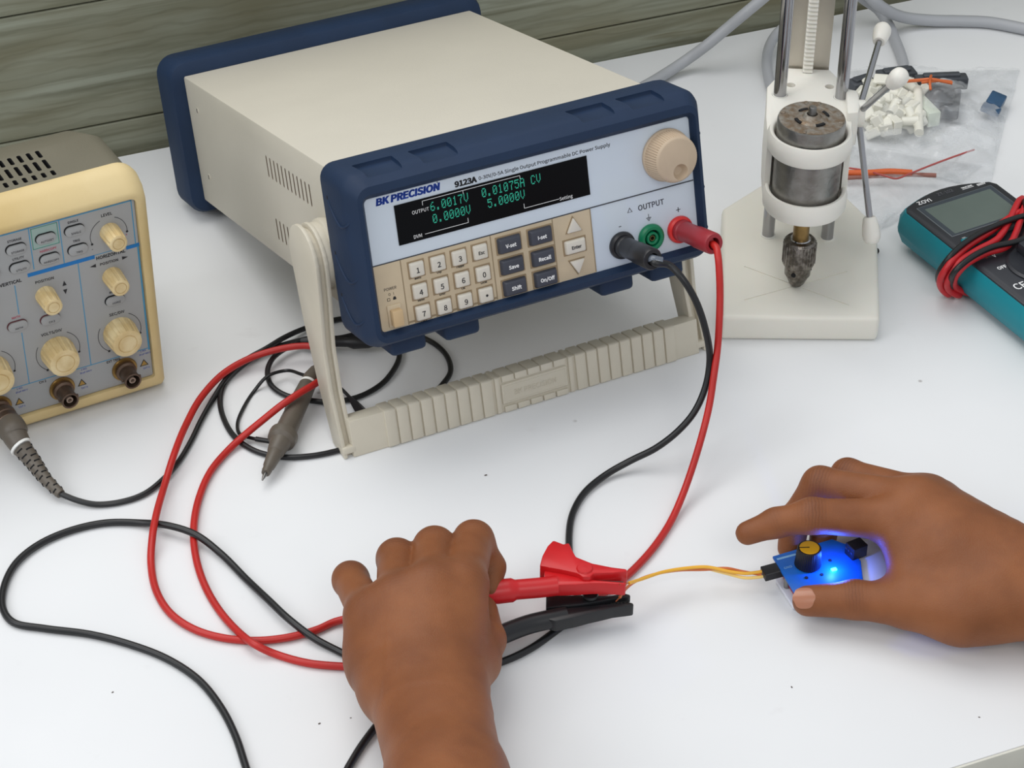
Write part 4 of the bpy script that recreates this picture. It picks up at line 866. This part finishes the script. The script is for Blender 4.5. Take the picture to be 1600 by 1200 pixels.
cable(px((1340, -30, .045), (1362, -2, .034), (1385, 16, .022), (1412, 27, .0115), (1455, 32, .0060), (1500, 33, .0048), (1545, 35, .0048), (1600, 45, .0048), (1680, 62, .0048)), .0047, 'grey cable running right along the back of the table')

# ================================================================== clear plastic bags of parts
def film(name, alpha, rough):
    m = bpy.data.materials.new(name); m.use_nodes = True; nt = m.node_tree; b_ = nt.nodes['Principled BSDF']
    b_.inputs['Base Color'].default_value = (.80, .82, .84, 1); b_.inputs['Roughness'].default_value = rough; b_.inputs['Specular IOR Level'].default_value = .9
    tc = nt.nodes.new('ShaderNodeTexCoord'); n = nt.nodes.new('ShaderNodeTexNoise'); n.inputs['Scale'].default_value = 32; n.inputs['Detail'].default_value = 4; n.inputs['Distortion'].default_value = 1.5; nt.links.new(tc.outputs['Object'], n.inputs['Vector'])
    r = nt.nodes.new('ShaderNodeMapRange'); r.inputs[1].default_value = .4; r.inputs[2].default_value = .75; r.inputs[3].default_value = alpha; r.inputs[4].default_value = min(alpha+.30, 1); nt.links.new(n.outputs['Fac'], r.inputs[0]); nt.links.new(r.outputs[0], b_.inputs['Alpha'])
    return m
FILM = film('clear_bag_film', .17, .16)
from mathutils import noise as mn
def bag(name, corners, height, seedv, label, mtl, nx=64, ny=44, amp=.0035):
    A_, B_, C_, D_ = [Vector(c) for c in corners]      # around the outline
    c0 = (A_+B_+C_+D_)/4; c0.z = 0
    e = empty(name, c0, label, 'plastic bag')
    b_ = MB()
    def surf(s, t, top):
        p = (A_*(1-s)+B_*s)*(1-t)+(D_*(1-s)+C_*s)*t
        wob = Vector((mn.noise(Vector((s*3, t*3, seedv)))*.006, mn.noise(Vector((s*3, t*3, seedv+7)))*.006, 0)) * (1 if 0 < s < 1 and 0 < t < 1 else .6)
        p = p+wob; m_ = (max(0, math.sin(PI*s))*max(0, math.sin(PI*t)))**.55
        q = Vector((p.x*38, p.y*38, seedv)); rid = abs(mn.noise(q))+.5*abs(mn.noise(q*2.3))+.25*abs(mn.noise(q*5))
        if top: z = .0012+m_*(height*(.55+.45*mn.noise(Vector((s*2.2, t*2.2, seedv+3)))))+rid*amp*(.5+m_)
        else: z = .0006
        return Vector((p.x, p.y, z))
    for top in (1, 0):
        v = [surf(i/nx, j/ny, top) for j in range(ny+1) for i in range(nx+1)]
        f = [[j*(nx+1)+i, j*(nx+1)+i+1, (j+1)*(nx+1)+i+1, (j+1)*(nx+1)+i] for j in range(ny) for i in range(nx)]
        if not top: f = [q[::-1] for q in f]
        b_.add((v, f), mtl)
    # welded seam along the open end
    b_.build('film', e, world=True, angle=25)
    return e
bag('plastic_bag', (at(1318, 262, 0), at(1545, 292, 0), at(1592, 110, 0), at(1325, 112, 0)), .024, 2.1, 'crumpled clear plastic bag of white parts behind the drill press', FILM, amp=.0060)
bag('plastic_bag', (at(1318, 380, 0), at(1398, 352, 0), at(1540, 262, 0), at(1318, 228, 0)), .010, 9.4, 'flat clear plastic bag with orange wires between drill press and multimeter', film('thin_bag_film', .12, .18), amp=.0028)
# contents
WP = mat('natural_nylon', (232, 230, 218), .4, var=.05); GPB = mat('dark_grey_parts', (74, 78, 84), .45, var=.3, vscale=90)
for i in range(60):
    r1, r2 = random.random(), random.random(); u = 1334+r1*104; v = 148+r2*72
    q = at(u, v, 0); zz = .006+.010*random.random(); b = MB(); ax = random.choice((0, 1, 2))
    sh = rbox(random.uniform(.008, .015), random.uniform(.006, .010), random.uniform(.006, .010), .0008, 1) if ax else lathe([(0, -.006), (.0035, -.006), (.0035, .006), (0, .006)], 14)
    b.add(sh, WP); b.add(rbox(.0022, .0075, .0022, .0003, 1, c=(.002, 0, .003)), WP); o = b.build('nylon_connector'); o.location = (q.x, q.y, zz); o.rotation_euler = (random.random()*3, random.random()*3, random.random()*3)
    tag(o, 'small white nylon connector heaped inside the crumpled plastic bag', 'connector', 'white connectors in the plastic bag')
b = MB(); b.add(cyl(at(1434, 140, .018), at(1436, 208, .012), .0035, 18), WP); b.add(lathe([(0, 0), (.0035, 0), (.0028, .002), (0, .003)], 18), WP, along(at(1436, 208, .012), at(1434, 140, .018)) @ Matrix.Translation((0, 0, (at(1434, 140, .018)-at(1436, 208, .012)).length))); tag(b.build('nylon_rod'), 'tall white rod standing among the connectors in the plastic bag', 'rod')
b = MB(); b.add(rbox(.010, .030, .012, .001, 2), mat('pale_green_nylon', (208, 216, 200), .4), Matrix.Translation(at(1445, 172, .010)) @ Matrix.Rotation(R(20), 4, 'Z')); tag(b.build('terminal_block'), 'pale greenish block right of the white rod inside the bag', 'terminal block')
for (u, v, sx, sy, sz, a, z, lab) in ((1400, 120, .030, .013, .010, 15, .010, 'dark grey part at the far edge inside the plastic bag'), (1468, 160, .030, .034, .008, -12, .008, 'square dark grey part beneath the orange wire tie inside the bag'), (1345, 133, .020, .012, .010, 30, .008, 'dark bluish part behind the chrome spoke inside the bag'), (1470, 128, .040, .010, .010, 5, .012, 'long dark grey part behind the orange wire tie inside the bag')):
    b = MB(); b.add(rbox(sx, sy, sz, .0015, 2), GPB); b.add(rbox(sx*.7, sy*.5, sz*.4, .0008, 1, c=(0, 0, sz*.55)), GPB); o = b.build('dark_component'); o.location = at(u, v, z); o.rotation_euler = (0, 0, R(a)); tag(o, lab, 'electronic part')
b = MB(); b.add(rbox(.012, .018, .008, .001, 2), mat('blue_part', (50, 86, 120), .4, var=.2, vscale=100)); b.add(rbox(.014, .008, .005, .0008, 1, c=(0, -.012, 0)), MATS['blue_part']); o = b.build('blue_component'); o.location = at(1555, 160, .007); o.rotation_euler = (0, .2, R(-25)); tag(o, 'small dark blue part at the right end of the plastic bag', 'electronic part')
OS = mat('orange_copper_wire', (206, 104, 54), .4, .2)
b = MB(); b.add(tube(spline(px((1415, 127, .026), (1440, 125, .027), (1455, 124, .028), (1488, 130, .026)), 6), .0013, 8), OS); b.add(tube(spline(px((1455, 118, .029), (1453, 126, .029), (1454, 140, .026)), 5), .0010, 8), OS); b.add(tube(spline(px((1440, 129, .026), (1470, 126, .027), (1487, 128, .026)), 5), .0011, 8), OS); tag(b.build('wire_tie'), 'bundle of orange copper wire lying on the dark parts in the bag', 'wire')
ow = mat('orange_sleeving', (214, 96, 40), .4); rw = mat('dull_red_wire', (176, 80, 76), .45)
b = MB(); b.add(tube(spline(px((1320, 270, .008), (1355, 270, .009), (1390, 268, .010), (1425, 270, .010)), 6), .0022, 12), ow); tag(b.build('orange_sleeve'), 'orange sleeved wire in the flat plastic bag', 'wire')
b = MB(); b.add(tube(spline(px((1320, 278, .006), (1370, 275, .007), (1420, 273, .008), (1463, 274, .009)), 6), .0016, 10), mat('brown_sleeve', (150, 96, 84), .5)); tag(b.build('brown_sleeve'), 'brown sleeved wire beside the orange one in the flat bag', 'wire')
b = MB(); b.add(tube(spline(px((1322, 262, .006), (1350, 266, .008), (1380, 274, .012), (1400, 279, .012), (1420, 272, .013), (1450, 260, .013), (1490, 245, .012), (1522, 234, .010)), 7), .0007, 8), rw); tag(b.build('thin_wire'), 'thin red wire curving over the flat plastic bag', 'wire')
b = MB(); q = at(1368, 395, .0); b.add(lathe([(0, 0), (.0022, 0), (.0022, .0014), (.0010, .0018), (.0010, .0045), (0, .0045)], 16), SLOT, Matrix.Translation((q.x, q.y, .0019)) @ Matrix.Rotation(R(80), 4, 'X')); tag(b.build('small_screw'), 'tiny black screw on the table beside the drill press base', 'screw')

for (u, v, r_) in ((759, 743, .0011), (176, 1082, .0008), (499, 1131, .0009), (548, 1122, .0006), (1237, 1074, .0008), (1530, 1121, .0007)):
    q = at(u, v, 0); v_, f__ = rbox(r_*1.5, r_*.8, r_*.6, r_*.2, 1); o = MB().add((v_, f__), mat('dust_crumb', (96, 88, 82), .8)).build('crumb'); o.location = (q.x, q.y, r_*.3); o.rotation_euler = (0, 0, u*.7)
    tag(o, 'tiny dark crumb lying on the bare white table top', 'crumb', 'crumbs on the table')

# ================================================================== the person's two hands
def skin_mat():
    m = bpy.data.materials.new('skin'); m.use_nodes = True; nt = m.node_tree; b = nt.nodes['Principled BSDF']
    b.inputs['Roughness'].default_value = .5; b.inputs['Specular IOR Level'].default_value = .32
    b.inputs['Subsurface Weight'].default_value = .10; b.inputs['Subsurface Radius'].default_value = (1, .32, .16); b.inputs['Subsurface Scale'].default_value = .005
    tc = nt.nodes.new('ShaderNodeTexCoord')
    def noise(s, d=4, dist=0):
        n = nt.nodes.new('ShaderNodeTexNoise'); n.inputs['Scale'].default_value = s; n.inputs['Detail'].default_value = d; n.inputs['Distortion'].default_value = dist; nt.links.new(tc.outputs['Object'], n.inputs['Vector']); return n.outputs['Fac']
    def rng(x, a, b_, lo=0., hi=1.):
        r = nt.nodes.new('ShaderNodeMapRange'); r.inputs[1].default_value = a; r.inputs[2].default_value = b_; r.inputs[3].default_value = lo; r.inputs[4].default_value = hi; nt.links.new(x, r.inputs[0]); return r.outputs[0]
    def mix(f, a, b_):
        x = nt.nodes.new('ShaderNodeMix'); x.data_type = 'RGBA'; nt.links.new(f, x.inputs[0])
        for i, q in ((6, a), (7, b_)):
            if isinstance(q, tuple): x.inputs[i].default_value = q
            else: nt.links.new(q, x.inputs[i])
        return x.outputs[2]
    c = mix(rng(noise(26, 3), .3, .7), rgb(146, 90, 53), rgb(122, 72, 41))
    c = mix(rng(noise(60, 5), .5, .85, 0, .35), c, rgb(104, 58, 36))
    # darker skin over the knuckles, stored per vertex as a property of the skin itself
    at_ = nt.nodes.new('ShaderNodeAttribute'); at_.attribute_name = 'knuckle'
    c = mix(rng(at_.outputs['Fac'], 0, 1, 0, .55), c, rgb(104, 62, 42))
    nt.links.new(c, b.inputs['Base Color'])
    v = nt.nodes.new('ShaderNodeTexVoronoi'); v.inputs['Scale'].default_value = 900; v.feature = 'DISTANCE_TO_EDGE'; nt.links.new(tc.outputs['Object'], v.inputs['Vector'])
    w_ = nt.nodes.new('ShaderNodeMath'); w_.operation = 'ADD'; nt.links.new(rng(v.outputs['Distance'], 0, .25, 0, .6), w_.inputs[0]); nt.links.new(noise(320, 4, .6), w_.inputs[1])
    bp = nt.nodes.new('ShaderNodeBump'); bp.inputs['Strength'].default_value = .22; bp.inputs['Distance'].default_value = .0006
    # creases across the finger at each joint
    af = nt.nodes.new('ShaderNodeAttribute'); af.attribute_name = 'fold'
    def mth(op, a, b_=None, c_=None):
        q = nt.nodes.new('ShaderNodeMath'); q.operation = op
        for i, z_ in enumerate((a, b_, c_)):
            if z_ is None: continue
            if isinstance(z_, (int, float)): q.inputs[i].default_value = z_
            else: nt.links.new(z_, q.inputs[i])
        return q.outputs[0]
    ph = mth('MULTIPLY_ADD', af.outputs['Fac'], 3.3, mth('MULTIPLY', noise(170, 3), 9.))
    cr = mth('MULTIPLY', mth('POWER', mth('MULTIPLY_ADD', mth('SINE', ph), .5, .5), 3.), at_.outputs['Fac'])
    hh = mth('MULTIPLY_ADD', cr, -1.6, w_.outputs[0])
    c = mix(mth('MULTIPLY', cr, .45), c, rgb(84, 46, 30)); nt.links.new(c, b.inputs['Base Color'])
    nt.links.new(hh, bp.inputs['Height']); nt.links.new(bp.outputs[0], b.inputs['Normal'])
    return m
SKIN = skin_mat(); NAIL = mat('fingernail', (172, 114, 86), .3, var=.05, coat=.2, sss=.1)

def smin(a, b, k):
    h = np.clip(.5+.5*(b-a)/k, 0, 1); return b*(1-h)+a*h-k*h*(1-h)
def sd_capsule(P, a, b, ra, rb):
    a = np.array(a, np.float32); b = np.array(b, np.float32); ab = b-a; t = np.clip(((P-a)@ab)/max(float(ab@ab), 1e-9), 0, 1)
    d = P-(a+t[..., None]*ab); return np.sqrt((d*d).sum(-1))-(ra+t*(rb-ra))
def surface(palm, fingers, vox, pad=.006, kp=.010, kf=.004, kj=.0075, kk=.0016, dents=()):
    allp = [q for q in palm]+[q for f in fingers for q in f]
    pts = np.array([list(q[0]) for q in allp]+[list(q[1]) for q in allp]); rm = max(max(q[2], q[3]) for q in allp)
    lo = pts.min(0)-rm-pad; hi = pts.max(0)+rm+pad; n = np.ceil((hi-lo)/vox).astype(int)+1
    ax = [lo[i]+vox*np.arange(n[i]) for i in range(3)]
    G = np.stack(np.meshgrid(*ax, indexing='ij'), -1).astype(np.float32)
    def put(F, q, k):      # blend one limb segment into the field, only where it can matter
        m_ = max(q[2], q[3])+.016; b0 = np.minimum(q[0], q[1])-m_; b1 = np.maximum(q[0], q[1])+m_
        i0 = np.clip(np.floor((b0-lo)/vox).astype(int), 0, n); i1 = np.clip(np.ceil((b1-lo)/vox).astype(int)+1, 0, n)
        w3 = tuple(slice(i0[i], i1[i]) for i in range(3)); F[w3] = smin(F[w3], sd_capsule(G[w3], *q[:4]), k)
    D = np.full(tuple(n), .1, np.float32)
    for q in palm: put(D, q, kp)
    tot = D.copy()
    for f in fingers:
        m_ = max(max(q[2], q[3]) for q in f)+.02; ff = np.array([q[0] for q in f]+[q[1] for q in f]); i0 = np.clip(np.floor((ff.min(0)-m_-lo)/vox).astype(int), 0, n); i1 = np.clip(np.ceil((ff.max(0)+m_-lo)/vox).astype(int)+1, 0, n)
        F = np.full(tuple(n), .1, np.float32)
        for q in f: put(F, q, kf)
        w3 = tuple(slice(i0[i], i1[i]) for i in range(3)); tot[w3] = smin(tot[w3], smin(F[w3], D[w3], kj), kk)
    for (c, r_, k) in dents: tot = -smin(-tot, np.sqrt(((G-np.array(c, np.float32))**2).sum(-1))-r_, k)
    # surface nets
    nx, ny, nz = n; s = tot < 0
    cnt = np.zeros((nx-1, ny-1, nz-1), np.float32); acc = np.zeros((nx-1, ny-1, nz-1, 3), np.float32)
    cor = [(i, j, k) for i in (0, 1) for j in (0, 1) for k in (0, 1)]
    sl = lambda c: (slice(c[0], nx-1+c[0]), slice(c[1], ny-1+c[1]), slice(c[2], nz-1+c[2]))
    for a_ in range(8):
        for b_ in range(a_+1, 8):
            ca, cb2 = cor[a_], cor[b_]
            if sum(abs(x-y) for x, y in zip(ca, cb2)) != 1: continue
            da, db_ = tot[sl(ca)], tot[sl(cb2)]; m_ = (s[sl(ca)] != s[sl(cb2)]); t = np.where(m_, da/np.where(m_, da-db_, 1), 0)
            p_ = np.array(ca, np.float32)+t[..., None]*(np.array(cb2, np.float32)-np.array(ca, np.float32)); acc += np.where(m_[..., None], p_, 0); cnt += m_
    act = cnt > 0; idx = -np.ones(act.shape, int); ii = np.argwhere(act); idx[act] = np.arange(len(ii))
    V = (lo+(ii+acc[act]/cnt[act][:, None])*vox).astype(float); Fc = []
    for axn in range(3):
        u, w2 = [(1, 2), (2, 0), (0, 1)][axn]
        sh = [slice(1, n[i]-1) for i in range(3)]; sh2 = list(sh); sh[axn] = slice(0, n[axn]-1); sh2[axn] = slice(1, n[axn])
        A_ = s[tuple(sh)]; B_ = s[tuple(sh2)]; e = np.argwhere(A_ != B_)
        off = np.ones(3, int); off[axn] = 0; e2 = e+off; flip = A_[tuple(e.T)]
        du = np.zeros(3, int); du[u] = 1; dw = np.zeros(3, int); dw[w2] = 1
        q = np.stack([idx[tuple((e2-du-dw).T)], idx[tuple((e2-dw).T)], idx[tuple(e2.T)], idx[tuple((e2-du).T)]], 1)
        q[~flip] = q[~flip][:, ::-1]; Fc.append(q)
    Fc = np.concatenate(Fc)
    E_ = np.concatenate([Fc[:, [0, 1]], Fc[:, [1, 2]], Fc[:, [2, 3]], Fc[:, [3, 0]]])
    for _ in range(4):
        S_ = np.zeros_like(V); c_ = np.zeros(len(V)); np.add.at(S_, E_[:, 0], V[E_[:, 1]]); np.add.at(c_, E_[:, 0], 1); np.add.at(S_, E_[:, 1], V[E_[:, 0]]); np.add.at(c_, E_[:, 1], 1)
        V = V*.5+.5*S_/c_[:, None]
    return V, Fc
def knuckle_folds(V, N, joints):
    """skin folds and darker skin over each joint: (point, direction along the finger, outward direction, size, height)"""
    K = np.zeros(len(V)); Sx = np.zeros(len(V))
    for (p_, d, o_, size, h) in joints:
        p_ = np.array(p_); d = np.array(d)/np.linalg.norm(d); o_ = np.array(o_)/np.linalg.norm(o_)
        r_ = V-p_; s_ = r_@d; lat = np.linalg.norm(r_-np.outer(s_, d), axis=1); up_ = np.clip(N@o_, 0, 1)
        g = np.exp(-(s_/size)**2)*np.exp(-(lat/(size*2.4))**4)*up_
        V = V+N*(h*.8*g)[:, None]; Sx = np.where(g > K, s_, Sx); K = np.maximum(K, g)
    return V, K, Sx
def body_mesh(name, parent, V, Fc, joints):
    me = bpy.data.meshes.new(name); me.from_pydata(V.tolist(), [], Fc.tolist()); me.update()
    Nn = np.zeros(len(V)*3, np.float32); me.vertices.foreach_get('normal', Nn); Nn = Nn.reshape(-1, 3)
    V, K, Sx = knuckle_folds(V, Nn, joints); inv = np.array(parent.matrix_basis.inverted()); V = V@inv[:3, :3].T+inv[:3, 3]
    me.vertices.foreach_set('co', V.astype(np.float32).ravel()); a_ = me.attributes.new('knuckle', 'FLOAT', 'POINT'); a_.data.foreach_set('value', K.astype(np.float32)); a_ = me.attributes.new('fold', 'FLOAT', 'POINT'); a_.data.foreach_set('value', (Sx*1000).astype(np.float32))
    me.materials.append(SKIN); me.polygons.foreach_set('use_smooth', [True]*len(me.polygons)); me.update()
    o = bpy.data.objects.new(name, me); COL.objects.link(o); o.parent = parent; return o
def A(u, v, z): return tuple(at(u, v, z))
def chain(pts): return [(pts[i][0], pts[i+1][0], pts[i][1], pts[i+1][1]) for i in range(len(pts)-1)]
def J(a, b, up_=(0, -.45, 1), size=.0050, h=.00022): a, b = np.array(a), np.array(b); return (a, b-a, up_, size, h)

person = empty('person', Vector((.12, .88, 0)), 'person with bare brown forearms, hands holding two test clips and a blue board', 'person')
# ---- left hand: back of the hand towards us, fingers curled away around the clips
W_ = A(664, 1095, .046)
mc = dict(i=A(722, 915, .062), m=A(672, 920, .066), r=A(622, 938, .062), p=A(578, 962, .054))
palm = [(A(648, 1085, .044), A(686, 1225, .054), .0235, .0235), (A(694, 1085, .044), A(714, 1225, .054), .0225, .0235),
        (A(686, 1225, .054), A(745, 1480, .085), .0235, .031), (A(714, 1225, .054), A(775, 1480, .085), .0235, .031),
        (A(692, 1065, .042), mc['i'], .0190, .0125), (A(672, 1070, .046), mc['m'], .0180, .0128), (A(640, 1070, .044), mc['r'], .0185, .0125), (A(612, 1070, .040), mc['p'], .0180, .0125),
        (A(700, 985, .044), A(600, 1010, .040), .019, .017), (A(690, 1040, .036), A(600, 1040, .036), .020, .018)]
fi = {}
fi['i'] = [(mc['i'], .0120), (A(740, 845, .050), .0108), (A(768, 886, .036), .0074), (A(764, 918, .031), .0070)]
fi['m'] = [(mc['m'], .0120), (A(679, 856, .052), .0112), (A(708, 880, .030), .0090), (A(722, 915, .024), .0080)]
fi['r'] = [(mc['r'], .0115), (A(620, 873, .047), .0106), (A(640, 900, .026), .0088), (A(662, 935, .022), .0076)]
fi['p'] = [(mc['p'], .0108), (A(548, 906, .038), .0096), (A(562, 930, .021), .0080), (A(590, 960, .017), .0070)]
th = [(A(712, 1065, .038), .0150), (A(744, 1035, .034), .0125), (A(760, 1000, .033), .0100), (A(752, 955, .030), .0090)]
V, Fc = surface(palm, [chain(f) for f in (fi['i'], fi['m'], fi['r'], fi['p'], th)], .0011, kp=.012, kj=.009)
jl = [J(mc[k], fi[k][1][0], size=.0065, h=.00010) for k in 'imrp']+[J(fi[k][1][0], np.array(fi[k][1][0])+np.array(fi[k][1][0])-np.array(fi[k][0][0]), (0, .3, 1), size=.0062, h=.00025) for k in 'imrp']
arm_l = body_mesh('left_arm', person, V, Fc, jl)
# ---- right hand: coming from the right, resting over the board
W2 = A(1605, 915, .032)
m2 = dict(i=A(1408, 812, .046), m=A(1432, 785, .050), r=A(1450, 780, .044), p=A(1468, 786, .034))
palm = [(A(1600, 895, .032), A(1900, 985, .045), .0210, .030), (A(1604, 930, .030), A(1905, 1040, .045), .0205, .030), (A(1900, 985, .045), A(2200, 1110, .085), .030, .037), (A(1905, 1040, .045), A(2200, 1150, .085), .030, .037),
        (A(1585, 892, .034), m2['i'], .0185, .0125), (A(1585, 885, .034), m2['m'], .0180, .0125), (A(1585, 888, .032), m2['r'], .0180, .0120), (A(1590, 900, .030), m2['p'], .0180, .0110),
        (A(1540, 945, .026), A(1425, 925, .027), .0190, .0120), (A(1425, 925, .026), A(1408, 850, .040), .0085, .0100), (A(1480, 870, .038), A(1560, 915, .032), .019, .022), (A(1590, 930, .028), A(1500, 955, .024), .0200, .0170)]
f2 = {}
f2['i'] = [(m2['i'], .0118), (A(1268, 806, .048), .0097), (A(1212, 817, .042), .0080), (A(1168, 833, .037), .0068)]
f2['m'] = [(m2['m'], .0122), (A(1281, 757, .044), .0100), (A(1242, 812, .022), .0086), (A(1236, 856, .0085), .0078)]
f2['r'] = [(m2['r'], .0115), (A(1324, 742, .035), .0092), (A(1292, 800, .020), .0086), (A(1285, 846, .0085), .0078)]
f2['p'] = [(m2['p'], .0105), (A(1362, 752, .024), .0082), (A(1345, 790, .014), .0072), (A(1340, 815, .0080), .0062)]
t2 = [(A(1500, 955, .026), .0165), (A(1420, 945, .024), .0128), (A(1335, 937, .0205), .0104), (A(1262, 939, .0175), .0086)]
V, Fc = surface(palm, [chain(f) for f in (f2['i'], f2['m'], f2['r'], f2['p'], t2)], .0011, kp=.012, kj=.010)
jr = [J(f2[k][1][0], np.array(f2[k][1][0])-np.array(f2[k][0][0])+np.array(f2[k][1][0]), size=.0065, h=.00024) for k in 'imr']+[J(f2['i'][2][0], f2['i'][3][0], size=.0035, h=.00018), J(t2[2][0], t2[3][0], (0, -.2, 1), size=.0058, h=.00028)]
arm_r = body_mesh('right_arm', person, V, Fc, jr)
def nail(parent, tip, back, nrm, rad, L, W, nm):
    tip = Vector(tip); back = Vector(back); d = (tip-back).normalized(); n_ = Vector(nrm).normalized(); n_ = (n_-d*n_.dot(d)).normalized(); s_ = d.cross(n_)
    v = []; f = []; nu, nv = 10, 8; off = [.0003, -.0008]
    for o_ in off:
        for i in range(nu+1):
            for j in range(nv+1):
                a = (j/nv-.5)*2; t = i/nu
                wd = W*math.sqrt(max(.05, 1-abs(2*t-1)**3.2*.9)); ang = a*wd/rad*.5
                ln_ = (t-.5)*L*(1-.10*a*a)
                p_ = tip+d*(ln_+.0005)+(n_*math.cos(ang)+s_*math.sin(ang))*(rad+o_-.0006*max(0, t-.5)); v.append(p_)
    M1 = (nu+1)*(nv+1)
    for k in (0, 1):
        for i in range(nu):
            for j in range(nv):
                q = [k*M1+i*(nv+1)+j, k*M1+i*(nv+1)+j+1, k*M1+(i+1)*(nv+1)+j+1, k*M1+(i+1)*(nv+1)+j]; f.append(q if k else q[::-1])
    rim = [j for j in range(nv+1)]+[i*(nv+1)+nv for i in range(1, nu+1)]+[nu*(nv+1)+j for j in range(nv-1, -1, -1)]+[i*(nv+1) for i in range(nu-1, 0, -1)]
    for a_, b_ in zip(rim, rim[1:]+rim[:1]): f.append([a_, b_, b_+M1, a_+M1])
    b_ = MB(); b_.add((v, f), NAIL); return b_.build(nm, parent, world=True, angle=60)
nail(arm_r, A(1258, 939, .0175), A(1335, 937, .0205), (-.15, -.55, .8), .0085, .0125, .0125, 'thumbnail')
